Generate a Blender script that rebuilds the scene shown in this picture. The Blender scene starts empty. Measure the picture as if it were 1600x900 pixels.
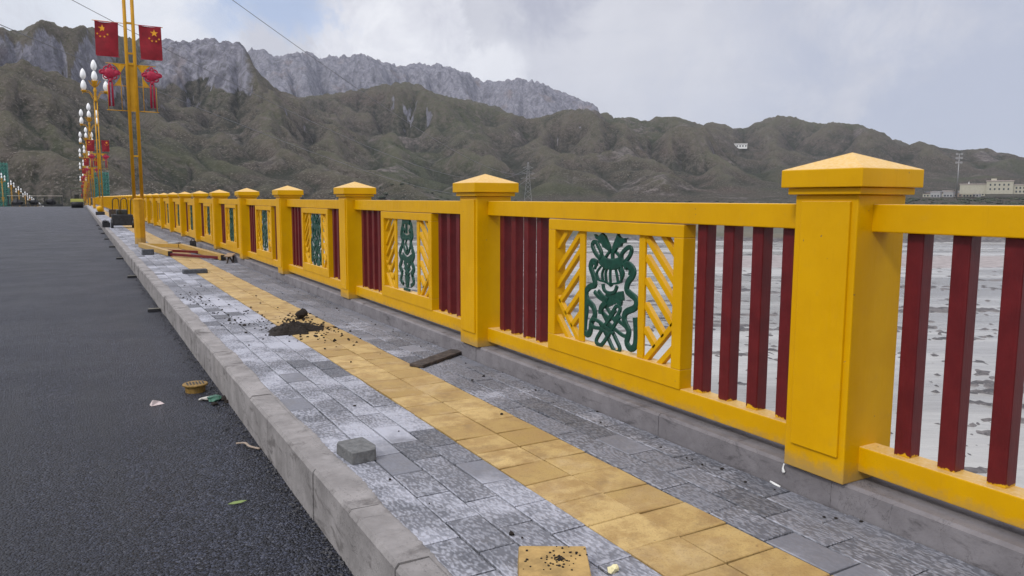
import bpy, bmesh, math, random
import numpy as np
from mathutils import Vector, Matrix
R = math.radians
random.seed(7)
S = bpy.context.scene
COL = S.collection

# ------------------------------------------------------------------ camera
# the lens is the origin of the scene: X across the bridge, Y along it, Z up (metres)
FPX, PITCH, ROLL, YAW = 1189.135, .11612, .00345, .51442
cy_, sy_, cp_, sp_ = math.cos(YAW), math.sin(YAW), math.cos(PITCH), math.sin(PITCH)
Fv = Vector((sy_*cp_, cy_*cp_, -sp_)); Rt = Vector((cy_, -sy_, 0)); Uv = Rt.cross(Fv)
c_, s_ = math.cos(ROLL), math.sin(ROLL)
Rv = c_*Rt + s_*Uv; Uv = -s_*Rt + c_*Uv
cd = bpy.data.cameras.new('camera'); cam = bpy.data.objects.new('camera', cd); COL.objects.link(cam)
cam.matrix_world = Matrix(((Rv.x, Uv.x, -Fv.x, 0), (Rv.y, Uv.y, -Fv.y, 0), (Rv.z, Uv.z, -Fv.z, 0), (0, 0, 0, 1)))
cd.sensor_width = 36; cd.lens = FPX/1600*36; cd.clip_start = .05; cd.clip_end = 20000
S.camera = cam

# ------------------------------------------------------------------ sky and sun
W = bpy.data.worlds.new("World"); S.world = W; W.use_nodes = True
SUN_EL, SUN_AZ = R(43), R(-110)          # azimuth from +Y towards +X
def world():
    nt = W.node_tree; nt.nodes.clear(); N = nt.nodes.new; L = nt.links.new
    out = N('ShaderNodeOutputWorld'); bg = N('ShaderNodeBackground'); L(bg.outputs[0], out.inputs[0])
    sky = N('ShaderNodeTexSky'); sky.sky_type = 'NISHITA'; sky.sun_disc = False
    sky.sun_elevation = SUN_EL; sky.sun_rotation = SUN_AZ; sky.altitude = 3600; sky.dust_density = .6
    tc = N('ShaderNodeTexCoord'); d = tc.outputs['Generated']
    sep = N('ShaderNodeSeparateXYZ'); L(d, sep.inputs[0])
    def M(op, a, b=None, c=None, clamp=False):
        n = N('ShaderNodeMath'); n.operation = op; n.use_clamp = clamp
        for i, v in enumerate((a, b, c)):
            if v is None: continue
            if isinstance(v, (int, float)): n.inputs[i].default_value = v
            else: L(v, n.inputs[i])
        return n.outputs[0]
    def dirv(x, y):
        v = Fv + Rv*((x-800)/FPX) - Uv*((y-450)/FPX); return v.normalized()
    # clouds live on a plane high above: direction / z
    zc = M('MAXIMUM', sep.outputs[2], .03)
    zc = M('ADD', zc, .12)
    cx = M('DIVIDE', sep.outputs[0], zc); cyy = M('DIVIDE', sep.outputs[1], zc)
    cv = N('ShaderNodeCombineXYZ'); L(cx, cv.inputs[0]); L(cyy, cv.inputs[1])
    def noise(vec, sc, det, rough, w=0, dist=0):
        n = N('ShaderNodeTexNoise'); n.inputs['Scale'].default_value = sc; n.inputs['Detail'].default_value = det
        n.inputs['Roughness'].default_value = rough; n.inputs['Distortion'].default_value = dist
        mp = N('ShaderNodeMapping'); mp.inputs['Location'].default_value = (w*3.1, w*1.7, w); L(vec, mp.inputs[0]); L(mp.outputs[0], n.inputs['Vector'])
        return n.outputs[0]
    n1 = noise(cv.outputs[0], .55, 8, .58, 2.3, .3)
    n2 = noise(d, 8.0, 11, .66, 1.1, .35)
    n4 = noise(d, 16.0, 9, .62, 4.4, .3)
    n3 = noise(cv.outputs[0], 1.6, 6, .55, 7.3)
    # broad features of this sky, each a soft lobe about a direction of its own
    def lobe(x, y, rad, soft=0.5):
        v = dirv(x, y); n = N('ShaderNodeVectorMath'); n.operation = 'DISTANCE'; L(d, n.inputs[0])
        nv = N('ShaderNodeVectorMath'); nv.operation = 'NORMALIZE'; L(d, nv.inputs[0]); L(nv.outputs[0], n.inputs[0]); n.inputs[1].default_value = v
        wob = M('MULTIPLY_ADD', n2, rad*3.0, -rad*1.5)
        e = M('ADD', n.outputs['Value'], wob)
        mr = N('ShaderNodeMapRange'); mr.interpolation_type = 'SMOOTHSTEP'
        L(e, mr.inputs[0]); mr.inputs[1].default_value = rad; mr.inputs[2].default_value = rad*(1-soft); mr.inputs[3].default_value = 0; mr.inputs[4].default_value = 1
        return mr.outputs[0]
    def mix(f, a, b):
        n = N('ShaderNodeMix'); n.data_type = 'RGBA'
        for s, v in ((n.inputs[0], f), (n.inputs[6], a), (n.inputs[7], b)):
            if isinstance(v, (int, float)): s.default_value = v
            elif isinstance(v, tuple): s.default_value = (*v, 1)
            else: L(v, s)
        return n.outputs[2]
    # overcast veil: brighter with height (as an overcast sky is), modulated by billows
    base = mix(M('MULTIPLY_ADD', n1, 2.4, -.7, True), (.51, .525, .59), (.73, .73, .775))
    base = mix(M('MULTIPLY_ADD', n2, 2.0, -.75, True), base, (.67, .67, .725))
    base = mix(M('MULTIPLY_ADD', n3, 2.6, -1.1, True), base, (.60, .605, .66))
    base = mix(M('MULTIPLY_ADD', n4, 1.8, -.85, True), base, (.80, .80, .835))
    base = mix(M('MULTIPLY', lobe(1560, 190, .42, .95), .8), base, (.47, .505, .62))
    base = mix(M('MULTIPLY', lobe(1020, 130, .16, .9), .5), base, (.72, .72, .76))
    base = mix(M('MULTIPLY', lobe(665, 0, .075, .7), .85), base, (.40, .41, .49))
    base = mix(M('MULTIPLY', lobe(830, -8, .08, .8), .8), base, (.44, .45, .54))
    base = mix(M('MULTIPLY', lobe(610, 74, .135, .38), .9), base, mix(M('MULTIPLY_ADD', n4, 2.6, -.8, True), (.70, .70, .76), (1.0, 1.0, 1.02)))
    base = mix(M('MULTIPLY', lobe(780, 110, .05, .7), .8), base, (.92, .92, .95))
    base = mix(M('MULTIPLY', lobe(230, 30, .14, .5), .9), base, mix(M('MULTIPLY_ADD', n4, 2.6, -.8, True), (.74, .76, .82), (1.0, 1.0, 1.02)))
    base = mix(M('MULTIPLY', lobe(40, 10, .13, .8), .8), base, (.80, .84, .90))
    skyc = N('ShaderNodeVectorMath'); skyc.operation = 'SCALE'; L(sky.outputs[0], skyc.inputs[0]); skyc.inputs['Scale'].default_value = .13
    blue = mix(.55, skyc.outputs[0], (.58, .68, .90))
    base = mix(M('MULTIPLY', lobe(445, 8, .075, .6), .85), base, blue)
    base = mix(M('MULTIPLY', lobe(350, 28, .04, .9), .5), base, blue)
    base = mix(.06, base, skyc.outputs[0])
    el = M('MAXIMUM', sep.outputs[2], 0)
    k = M('MULTIPLY_ADD', M('MULTIPLY', M('SUBTRACT', el, .27, None), 1.0), 2.6, 1.0)
    k = M('MINIMUM', M('MAXIMUM', k, 1.0), ZEN)
    sc = N('ShaderNodeVectorMath'); sc.operation = 'SCALE'; L(base, sc.inputs[0]); L(k, sc.inputs['Scale'])
    low = M('GREATER_THAN', sep.outputs[2], -.02)
    fin = mix(low, (.16, .15, .14), sc.outputs[0])
    L(fin, bg.inputs[0]); bg.inputs[1].default_value = 1.0
HAZE = .00005
ZEN = 2.1
world()
sl = bpy.data.lights.new('sun', 'SUN'); sl.energy = 1.65; sl.angle = R(10); sl.color = (1, .96, .9)
so = bpy.data.objects.new('sun', sl); COL.objects.link(so)
sd = Vector((math.sin(SUN_AZ)*math.cos(SUN_EL), math.cos(SUN_AZ)*math.cos(SUN_EL), math.sin(SUN_EL)))
so.rotation_euler = sd.to_track_quat('Z', 'Y').to_euler()
vs = S.view_settings; S.display_settings.display_device = 'sRGB'
vs.view_transform = 'Standard'; vs.look = 'None'; vs.gamma = 1; vs.use_curve_mapping = False; vs.exposure = 0.08

# ------------------------------------------------------------------ naming helpers
def tag(o, label=None, cat=None, group=None, kind=None):
    if label: o['label'] = label
    if cat: o['category'] = cat
    if group: o['group'] = group
    if kind: o['kind'] = kind
    return o
def empty(name, loc=(0, 0, 0), rz=0, **k):
    o = bpy.data.objects.new(name, None); COL.objects.link(o); o.location = loc; o.rotation_euler = (0, 0, rz)
    o.empty_display_size = .2
    return tag(o, **k)
def copy_tree(o, parent=None):
    c = o.copy(); COL.objects.link(c); c.parent = parent
    for ch in list(o.children): copy_tree(ch, c)
    return c
ORD = ['first','second','third','fourth','fifth','sixth','seventh','eighth','ninth','tenth','eleventh','twelfth','thirteenth','fourteenth','fifteenth','sixteenth','seventeenth','eighteenth']

class MB:
    """collects solids and links them as one mesh object"""
    def __init__(s): s.v = []; s.f = []; s.m = []; s.sm = []
    def add(s, vs, fs, mi=0, smooth=False):
        b = len(s.v); s.v += [tuple(v) for v in vs]
        for f in fs: s.f.append(tuple(i+b for i in f)); s.m.append(mi); s.sm.append(smooth)
    def box(s, x0, x1, y0, y1, z0, z1, mi=0):
        s.add([(x0,y0,z0),(x1,y0,z0),(x1,y1,z0),(x0,y1,z0),(x0,y0,z1),(x1,y0,z1),(x1,y1,z1),(x0,y1,z1)],
              [(0,3,2,1),(4,5,6,7),(0,1,5,4),(1,2,6,5),(2,3,7,6),(3,0,4,7)], mi)
    def bar(s, a, b, w, h, up=(0,0,1), mi=0):
        a = Vector(a); b = Vector(b); d = (b-a).normalized(); u = Vector(up); sd = d.cross(u).normalized(); u = sd.cross(d)
        vs = []
        for p in (a, b):
            for i, j in ((-1,-1),(1,-1),(1,1),(-1,1)): vs.append(p + sd*w/2*i + u*h/2*j)
        s.add(vs, [(0,1,2,3),(7,6,5,4),(0,4,5,1),(1,5,6,2),(2,6,7,3),(3,7,4,0)], mi)
    def tube(s, pts, r, n=8, mi=0, ru=None, up=(0,0,1), smooth=True, closed=False, flat=False):
        """r radius (number or list); ru = radius along 'up' for flat straps"""
        P = [Vector(p) for p in pts]; k = len(P); vs = []
        for i, p in enumerate(P):
            if closed: d = (P[(i+1) % k]-P[i-1])
            else: d = P[min(i+1,k-1)]-P[max(i-1,0)]
            if d.length < 1e-9: d = Vector((0,0,1))
            d.normalize(); u = Vector(up)
            if abs(d.dot(u)) > .97: u = Vector((1,0,0)) if abs(d.x) < .9 else Vector((0,1,0))
            sd = d.cross(u).normalized(); u = sd.cross(d)
            rr = r[i] if isinstance(r, (list, tuple)) else r; r2 = ru if ru else rr
            for j in range(n):
                a = 2*math.pi*j/n; q = (math.cos(a), math.sin(a)) if not flat else ((1, -.55), (1, .55), (.78, 1), (-.78, 1), (-1, .55), (-1, -.55), (-.78, -1), (.78, -1))[j]
                vs.append(p + sd*rr*q[0] + u*r2*q[1])
        fs = []
        for i in range(k if closed else k-1):
            i2 = (i+1) % k
            for j in range(n): fs.append((i*n+j, i*n+(j+1) % n, i2*n+(j+1) % n, i2*n+j))
        if not closed: fs.append(tuple(range(n))[::-1]); fs.append(tuple((k-1)*n+j for j in range(n)))
        s.add(vs, fs, mi, smooth)
    def lathe(s, prof, c=(0,0,0), n=16, mi=0, smooth=True):
        vs = []; 
        for r, z in prof:
            for j in range(n):
                a = 2*math.pi*j/n; vs.append((c[0]+r*math.cos(a), c[1]+r*math.sin(a), c[2]+z))
        fs = [(i*n+j, i*n+(j+1) % n, (i+1)*n+(j+1) % n, (i+1)*n+j) for i in range(len(prof)-1) for j in range(n)]
        fs.append(tuple(range(n))[::-1]); fs.append(tuple((len(prof)-1)*n+j for j in range(n)))
        s.add(vs, fs, mi, smooth)
    def prism(s, poly, o, ux, uy, t, mi=0):
        """polygon in a plane (origin o, axes ux, uy) given thickness t along ux x uy"""
        o = Vector(o); ux = Vector(ux); uy = Vector(uy); nn = ux.cross(uy).normalized()
        a = [o + ux*p[0] + uy*p[1] for p in poly]; n = len(a)
        vs = [p - nn*t/2 for p in a] + [p + nn*t/2 for p in a]
        fs = [tuple(range(n))[::-1], tuple(range(n, 2*n))] + [(i, (i+1) % n, n+(i+1) % n, n+i) for i in range(n)]
        s.add(vs, fs, mi)
    def lump(s, c, r, sq=(1,1,1), seed=0, rough=.25, mi=0, sub=2, smooth=False):
        bm = bmesh.new(); bmesh.ops.create_icosphere(bm, subdivisions=sub, radius=1)
        rn = random.Random(seed); ph = [(rn.uniform(-3,3), rn.uniform(-3,3), rn.uniform(-3,3), rn.uniform(0,6)) for _ in range(7)]
        vs = []
        for v in bm.verts:
            p = v.co; k = 1 + rough*sum(math.sin(a*p.x*1.3+b*p.y*1.3+cc*p.z*1.3+d) for a, b, cc, d in ph)/3.5
            vs.append((c[0]+p.x*r*sq[0]*k, c[1]+p.y*r*sq[1]*k, c[2]+p.z*r*sq[2]*k))
        fs = [tuple(v.index for v in f.verts) for f in bm.faces]; bm.free()
        s.add(vs, fs, mi, smooth)
    def build(s, name, mats, parent=None, bevel=0, seg=2, fix=False, **k):
        me = bpy.data.meshes.new(name); me.from_pydata(s.v, [], s.f)
        if not isinstance(mats, (list, tuple)): mats = [mats]
        for m in mats: me.materials.append(m)
        me.polygons.foreach_set('material_index', s.m); me.polygons.foreach_set('use_smooth', s.sm); me.update()
        if fix:
            bm = bmesh.new(); bm.from_mesh(me); bmesh.ops.recalc_face_normals(bm, faces=bm.faces); bm.to_mesh(me); bm.free()
        o = bpy.data.objects.new(name, me); COL.objects.link(o)
        if parent: o.parent = parent
        if bevel:
            b = o.modifiers.new('edge', 'BEVEL'); b.width = bevel; b.segments = seg; b.limit_method = 'ANGLE'; b.angle_limit = R(40)
        return tag(o, **k)
def smooth_line(pts, n=5, closed=False):
    P = [Vector(p) for p in pts]; k = len(P); out = []
    rng = range(k if closed else k-1)
    for i in rng:
        g = (lambda j: P[j % k]) if closed else (lambda j: P[max(0, min(k-1, j))])
        p0, p1, p2, p3 = g(i-1), g(i), g(i+1), g(i+2)
        for t in range(n):
            t /= n; out.append(.5*((2*p1)+(-p0+p2)*t+(2*p0-5*p1+4*p2-p3)*t*t+(-p0+3*p1-3*p2+p3)*t**3))
    if not closed: out.append(P[-1])
    return out

# ------------------------------------------------------------------ material helper
class Mat:
    def __init__(s, name, col=(.5,.5,.5), rough=.6, spec=.5, metal=0):
        s.m = bpy.data.materials.new(name); s.m.use_nodes = True; s.nt = s.m.node_tree
        s.b = s.nt.nodes['Principled BSDF']; s.b.inputs['Base Color'].default_value = (*col, 1)
        s.b.inputs['Roughness'].default_value = rough; s.b.inputs['Specular IOR Level'].default_value = spec; s.b.inputs['Metallic'].default_value = metal
        s.tc = s.nt.nodes.new('ShaderNodeTexCoord'); s.geo = None
    def N(s, t): return s.nt.nodes.new(t)
    def L(s, a, b): s.nt.links.new(a, b)
    def math(s, op, a, b=None, c=None, clamp=False):
        n = s.N('ShaderNodeMath'); n.operation = op; n.use_clamp = clamp
        for i, v in enumerate((a, b, c)):
            if v is None: continue
            if isinstance(v, (int, float)): n.inputs[i].default_value = v
            else: s.L(v, n.inputs[i])
        return n.outputs[0]
    def pos(s):
        if not s.geo: s.geo = s.N('ShaderNodeNewGeometry')
        return s.geo.outputs['Position']
    def map(s, vec, scale=(1,1,1), loc=(0,0,0)):
        mp = s.N('ShaderNodeMapping'); mp.inputs['Scale'].default_value = scale; mp.inputs['Location'].default_value = loc; s.L(vec, mp.inputs[0]); return mp.outputs[0]
    def noise(s, vec, sc, det=4, rough=.55, dist=0, out=0):
        n = s.N('ShaderNodeTexNoise'); n.inputs['Scale'].default_value = sc; n.inputs['Detail'].default_value = det
        n.inputs['Roughness'].default_value = rough; n.inputs['Distortion'].default_value = dist; s.L(vec, n.inputs['Vector']); return n.outputs[out]
    def vor(s, vec, sc, feat='F1', out='Distance', rnd=1):
        n = s.N('ShaderNodeTexVoronoi'); n.feature = feat; n.inputs['Scale'].default_value = sc; n.inputs['Randomness'].default_value = rnd; s.L(vec, n.inputs['Vector']); return n.outputs[out]
    def ramp(s, f, lo, hi, a=0, b=1, smooth=True):
        n = s.N('ShaderNodeMapRange'); n.interpolation_type = 'SMOOTHSTEP' if smooth else 'LINEAR'
        s.L(f, n.inputs[0])
        for i, v in ((1, lo), (2, hi), (3, a), (4, b)): n.inputs[i].default_value = v
        return n.outputs[0]
    def mix(s, f, a, b, mode='MIX'):
        n = s.N('ShaderNodeMix'); n.data_type = 'RGBA'; n.blend_type = mode
        for so_, v in ((n.inputs[0], f), (n.inputs[6], a), (n.inputs[7], b)):
            if isinstance(v, (int, float)): so_.default_value = v
            elif isinstance(v, tuple): so_.default_value = (*v, 1)
            else: s.L(v, so_)
        return n.outputs[2]
    def attr(s, name, out='Fac'):
        n = s.N('ShaderNodeAttribute'); n.attribute_name = name; return n.outputs[out]
    def bump(s, h, strength=.3, dist=.01, normal=None):
        n = s.N('ShaderNodeBump'); n.inputs['Strength'].default_value = strength; n.inputs['Distance'].default_value = dist; s.L(h, n.inputs['Height'])
        if normal: s.L(normal, n.inputs['Normal'])
        s.L(n.outputs[0], s.b.inputs['Normal']); return n.outputs[0]
    def col(s, c): s.L(c, s.b.inputs['Base Color'])
    def rough(s, c): s.L(c, s.b.inputs['Roughness'])
LOWF, CARVE = .40, .10
# ------------------------------------------------------------------ terrain: an eroded mountain range beyond the river
def pix_dir(x, y):
    v = Fv + Rv*((x-800)/FPX) - Uv*((y-450)/FPX); return math.atan2(v.x, v.y), v.z/math.hypot(v.x, v.y)
_rng = np.random.default_rng(11)
_perm = _rng.permutation(4096); _g = _rng.uniform(0, 2*np.pi, 4096); _gx, _gy = np.cos(_g), np.sin(_g)
def pnoise(x, y):
    xi = np.floor(x).astype(np.int64); yi = np.floor(y).astype(np.int64); fx = x-xi; fy = y-yi
    def gr(ix, iy, dx, dy):
        h = _perm[(_perm[ix & 4095] + iy) & 4095]; return _gx[h]*dx + _gy[h]*dy
    u = fx*fx*fx*(fx*(fx*6-15)+10); v = fy*fy*fy*(fy*(fy*6-15)+10)
    a = gr(xi, yi, fx, fy); b = gr(xi+1, yi, fx-1, fy); c = gr(xi, yi+1, fx, fy-1); d = gr(xi+1, yi+1, fx-1, fy-1)
    return (a+(b-a)*u) + ((c+(d-c)*u)-(a+(b-a)*u))*v
def fbm(x, y, o=5, g=.5, ridge=False):
    s = np.zeros_like(x); a = 1.; t = 0
    for i in range(o):
        n = pnoise(x*2**i+i*17.3, y*2**i-i*9.1)*1.5
        s += a*((1-np.abs(n)*1.6) if ridge else n); t += a; a *= g
    return s/t
def sstep(a, b, x):
    t = np.clip((x-a)/(b-a), 0, 1); return t*t*(3-2*t)
TH0, TH1, RR0, RR1 = R(-14), R(78), 600., 5200.
SKY_MID = [(-400,60),(-120,52),(0,42),(20,48),(40,46),(56,33),(70,31),(82,35),(100,43),(130,41),(160,44),(200,60),(250,63),(266,60),(282,66),(320,60),(345,62),(356,68),(370,62),(378,72),(390,84),(402,112),(420,128),(437,142),(470,152),(520,146),(560,140),(600,132),(632,128),(655,132),(680,146),(705,152),(730,156),(745,158),(755,162),(775,166),(800,178),(830,186),(855,180),(880,172),(905,170),(930,172),(948,178),(965,184),(985,183),(1000,187),(1012,190),(1022,183),(1055,182),(1075,188),(1097,195),(1112,190),(1135,196),(1160,202),(1185,190),(1215,180),(1240,183),(1275,193),(1305,191),(1345,195),(1375,206),(1400,218),(1420,226),(1438,220),(1460,228),(1490,234),(1520,234),(1537,230),(1555,237),(1580,240),(1600,247),(1700,240),(1900,250),(2400,250)]
SKY_FAR = [(380,80),(392,78),(402,78),(412,77),(424,84),(432,90),(442,86),(452,82),(466,84),(474,80),(484,80),(494,88),(500,92),(510,88),(530,87),(545,88),(562,83),(580,89),(595,95),(612,100),(625,103),(640,101),(652,98),(668,101),(682,100),(700,103),(715,110),(730,112),(748,125),(775,127),(800,124),(815,122),(832,127),(850,130),(862,138),(870,140),(885,146),(900,152),(915,158),(930,166),(940,174)]
SPURS = [[(-60,130,950),(0,118,950),(42,112,960),(75,128,920),(108,172,860),(140,232,800),(160,280,740)],
 [(60,60,1700),(110,95,1500),(150,150,1250),(195,205,1050),(215,262,880)],
 [(265,70,1700),(232,135,1420),(262,190,1180),(240,238,1000),(262,285,860)],
 [(335,120,1500),(345,165,1280),(310,212,1080),(345,258,920),(380,290,840)],
 [(402,116,1450),(392,158,1260),(432,192,1120),(430,236,980),(470,280,880)],
 [(460,143,1500),(486,176,1350),(520,205,1220),(560,243,1080),(600,285,960)],
 [(632,130,1900),(590,150,1650),(556,172,1480),(520,180,1400)],
 [(700,150,1850),(650,168,1640),(615,196,1460),(640,228,1300),(662,262,1160),(690,290,1060)],
 [(745,156,1750),(728,178,1540),(700,196,1400),(760,240,1230),(800,282,1090)],
 [(858,182,1850),(838,206,1580),(810,216,1420),(850,245,1250),(880,282,1080)],
 [(938,172,1950),(905,200,1650),(930,222,1450),(975,248,1280),(1010,284,1080)],
 [(1060,183,2050),(1108,202,1750),(1085,226,1530),(1130,258,1330),(1150,284,1180)],
 [(1215,181,2300),(1180,208,1950),(1215,238,1650),(1255,268,1400)],
 [(1345,196,2600),(1390,226,2200),(1345,252,1850),(1400,276,1600)],
 [(1438,221,2700),(1480,246,2300),(1520,268,1950),(1560,288,1650)],
 [(1537,230,2700),(1580,256,2300),(1640,270,1900)]]
def spur_field(X, Y):
    out = np.full(X.shape, -1e9); wx = X+90*fbm(X/330+9, Y/330, 3)+22*fbm(X/80, Y/80, 3); wy = Y+90*fbm(X/330, Y/330+7, 3)+22*fbm(X/80+4, Y/80, 3)
    for sp in SPURS:
        P = []
        for px, py, rr in sp:
            rr = rr+max(0, rr-900)*.42; t, e = pix_dir(px, py); P.append((rr*math.sin(t), rr*math.cos(t), rr*e))
        for a, b in zip(P[:-1], P[1:]):
            dx, dy = b[0]-a[0], b[1]-a[1]; L2 = dx*dx+dy*dy
            t = np.clip(((wx-a[0])*dx+(wy-a[1])*dy)/L2, 0, 1)
            d = np.hypot(wx-a[0]-t*dx, wy-a[1]-t*dy); z = a[2]+(b[2]-a[2])*t
            out = np.maximum(out, z-.66*(np.sqrt(d*d+20*20)-20))
    return out
def build_mountains():
    nT, nR = 460, 400
    th = np.linspace(TH0, TH1, nT); lr = np.linspace(math.log(RR0), math.log(RR1), nR); r = np.exp(lr)
    TH, RR = np.meshgrid(th, r); X = RR*np.sin(TH); Y = RR*np.cos(TH); dth = th[1]-th[0]
    pm = np.array([(*pix_dir(*p),) for p in SKY_MID]); pf = np.array([(*pix_dir(*p),) for p in SKY_FAR])
    def TM(t): return np.interp(t, pm[:, 0], pm[:, 1])
    def TF(t):
        v = np.interp(t, pf[:, 0], pf[:, 1]); m = TM(t)
        return np.where((t >= pf[0, 0]) & (t <= pf[-1, 0]), np.maximum(v, m*.9), m*.86)
    def ax(x): return pix_dir(x, 300)[0]
    base = lambda rr: np.interp(rr, [0, 450, 700, 900, 1100, 1400, 2500, 6000], [-21, -20, -14, -6, 2, 10, 34, 60])
    foot = np.interp(th, [ax(v) for v in (-200, 0, 300, 500, 650, 820, 1000, 1200, 1400, 1600)], [700, 700, 740, 850, 1000, 960, 900, 1000, 1180, 1250])
    Rm = np.interp(th, [ax(v) for v in (-200, 0, 380, 440, 700, 760, 1000, 1200, 1600)], [2100, 2150, 2150, 2100, 2450, 2350, 2350, 2600, 3000])
    wob = fbm(X/900, Y/900, 3)*260
    U = sstep(foot, foot+350, RR+wob*.3)
    U = U*(0.35+0.65*sstep(foot, Rm, RR+wob)) 
    dipc = (Rm*1.25)
    dip = np.exp(-((RR+wob-dipc)/(.13*dipc))**2)*.75
    U = U*(1-dip)*(1+.9*sstep(2900, 3700, RR+wob)) + .02
    U *= 1+.5*fbm(X/420, Y/420, 3)
    h = fbm(X/160, Y/160, 5)*6 + U*25
    h = np.clip(h, -1, None)
    n = nT*nR; ids = np.arange(n).reshape(nR, nT)
    cell = (RR*dth).ravel(); area0 = cell**2
    offs = [(-1,-1),(-1,0),(-1,1),(0,-1),(0,1),(1,-1),(1,0),(1,1)]
    bound = np.zeros((nR, nT), bool); bound[0] = True; bound[-1] = True
    def erode(h, U, its, K, m, creep, dt=6.):
        for it in range(its):
            hp = np.pad(h, 1, mode='edge')
            best = np.zeros((nR, nT)); rcv = ids.copy(); dl = np.ones((nR, nT))
            for dj, di in offs:
                nb = hp[1+dj:1+dj+nR, 1+di:1+di+nT]; d = math.hypot(di, dj); s = (h-nb)/d
                jj = np.clip(np.arange(nR)+dj, 0, nR-1)[:, None]; ii = np.clip(np.arange(nT)+di, 0, nT-1)[None, :]
                t = ids[jj, ii]; ok = (s > best); best[ok] = s[ok]; rcv[ok] = t[ok]; dl[ok] = d
            rcv[bound] = ids[bound]; rc = rcv.ravel()
            lev = (rc != np.arange(n)).astype(np.int64); p = rc.copy()
            for _ in range(12): lev = lev+lev[p]; p = p[p]
            order = np.argsort(lev, kind='stable'); ls = lev[order]; mx = int(ls[-1]); cuts = np.searchsorted(ls, np.arange(mx+2))
            A = area0.copy()
            for l in range(mx, 0, -1):
                q = order[cuts[l]:cuts[l+1]]; np.add.at(A, rc[q], A[q])
            hf = h.ravel() + (U*dt).ravel()*(~bound.ravel())
            F = K*dt*A**m/(cell*dl.ravel())
            for l in range(1, mx+1):
                q = order[cuts[l]:cuts[l+1]]; hf[q] = (hf[q]+F[q]*hf[rc[q]])/(1+F[q])
            h = hf.reshape(nR, nT)
            for _ in range(6):                    # pits are lifted to their lowest neighbour so that valleys drain
                hp = np.pad(h, 1, mode='edge'); mn = np.full((nR, nT), 1e9)
                for dj, di in offs: mn = np.minimum(mn, hp[1+dj:1+dj+nR, 1+di:1+di+nT])
                h = np.where(~bound & (h <= mn), mn+.02, h)
            for _ in range(creep):
                hp = np.pad(h, 1, mode='edge'); lap = (hp[:-2,1:-1]+hp[2:,1:-1]+hp[1:-1,:-2]+hp[1:-1,2:])/4-h; h = h+lap*.2*(~bound)
        return h, A
    h, A = erode(h, U, 46, .028, .46, 4)
    h = np.maximum(h, 0)
    def blur(a, sg):
        kx = np.arange(-3*sg, 3*sg+1); kk = np.exp(-.5*(kx/sg)**2); kk /= kk.sum()
        a = np.apply_along_axis(lambda v: np.convolve(np.pad(v, 3*sg, mode='edge'), kk, 'valid'), 0, a)
        return np.apply_along_axis(lambda v: np.convolve(np.pad(v, 3*sg, mode='edge'), kk, 'valid'), 1, a)
    h = .55*h + .45*blur(h, 9)
    def up(a, k):
        j = np.linspace(0, a.shape[0]-1, a.shape[0]*k-k+1); j0 = np.minimum(j.astype(int), a.shape[0]-2); f = (j-j0)[:, None]; a = a[j0]*(1-f)+a[j0+1]*f
        i = np.linspace(0, a.shape[1]-1, a.shape[1]*k-k+1); i0 = np.minimum(i.astype(int), a.shape[1]-2); f = (i-i0)[None]; return a[:, i0]*(1-f)+a[:, i0+1]*f
    def smooth1(a, s):
        kx = np.arange(-3*s, 3*s+1); kk = np.exp(-.5*(kx/s)**2); kk /= kk.sum(); return np.convolve(np.pad(a, 3*s, mode='edge'), kk, 'valid')
    def fit(E, B, RR, zone, tm, tf, sig, lo=.05, hi=40):
        ii = np.arange(E.shape[1])
        for s in sig:
            el = (B+E)/RR
            ja = np.where(zone < .5, el, -1).argmax(0); jb = np.where(zone >= .5, el, -1).argmax(0)
            fa = np.clip((tm*RR[ja, ii]-B[ja, ii])/np.maximum(E[ja, ii], 1), lo, hi)
            fb = np.clip((tf*RR[jb, ii]-B[jb, ii])/np.maximum(E[jb, ii], 1), lo, hi)
            E = E*(smooth1(fa, s)[None]*(1-zone)+smooth1(fb, s)[None]*zone)
        return E
    B = base(RR) + fbm(X/300, Y/300, 3)*2*sstep(600, 900, RR)
    zone = sstep(Rm[None]*1.14, Rm[None]*1.36, RR)
    E = fit(h, B, RR, zone, TM(th), TF(th), (15, 6, 3, 2, 1))
    SF = spur_field(X, Y)-B
    lf = .12+.68*sstep(.42, .92, RR/Rm[None]+.10*fbm(X/500, Y/500, 2))
    low = lf*E*(1-zone)+E*zone
    SF = SF+(E-blur(E, 12))*.35
    sm = 10.; E2 = np.maximum(low, SF)+sm*np.log1p(np.exp(-np.abs(low-SF)/sm))*.5
    keep = np.maximum(zone, sstep(.80, .97, ((B+E)/RR)/np.maximum(TM(th)[None], .01)))
    E = E*keep+E2*(1-keep)
    rgh = fbm(X/150, Y/150, 5, .55, True)-.5
    H1, A = erode(B+E+(rgh*34+fbm(X/60, Y/60, 4)*9)*sstep(5, 70, E), U*0, 7, CARVE, .42, 1, 1.)
    E = np.maximum(H1-B, 0)
    A = np.log(A.reshape(nR, nT)/area0.reshape(nR, nT))
    k = 2
    E = up(E, k); A = up(A, k); nR2, nT2 = E.shape
    th2 = np.linspace(TH0, TH1, nT2); r2 = np.exp(np.linspace(math.log(RR0), math.log(RR1), nR2)); TH, RR = np.meshgrid(th2, r2); X = RR*np.sin(TH); Y = RR*np.cos(TH)
    B = up(B, k)
    hn = E/np.maximum(E.max(), 1)
    E = E*(1+.05*fbm(X/60, Y/60, 4)) + sstep(.02, .3, hn)*(fbm(X/34, Y/34, 4, .6, True)-.5)*9+sstep(.02, .2, hn)*fbm(X/13, Y/13, 3, .6)*3.2
    Rm2 = np.interp(th2, th, Rm)[None]; zone = sstep(Rm2*1.14, Rm2*1.36, RR)
    tm, tf = TM(th2), TF(th2)
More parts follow.
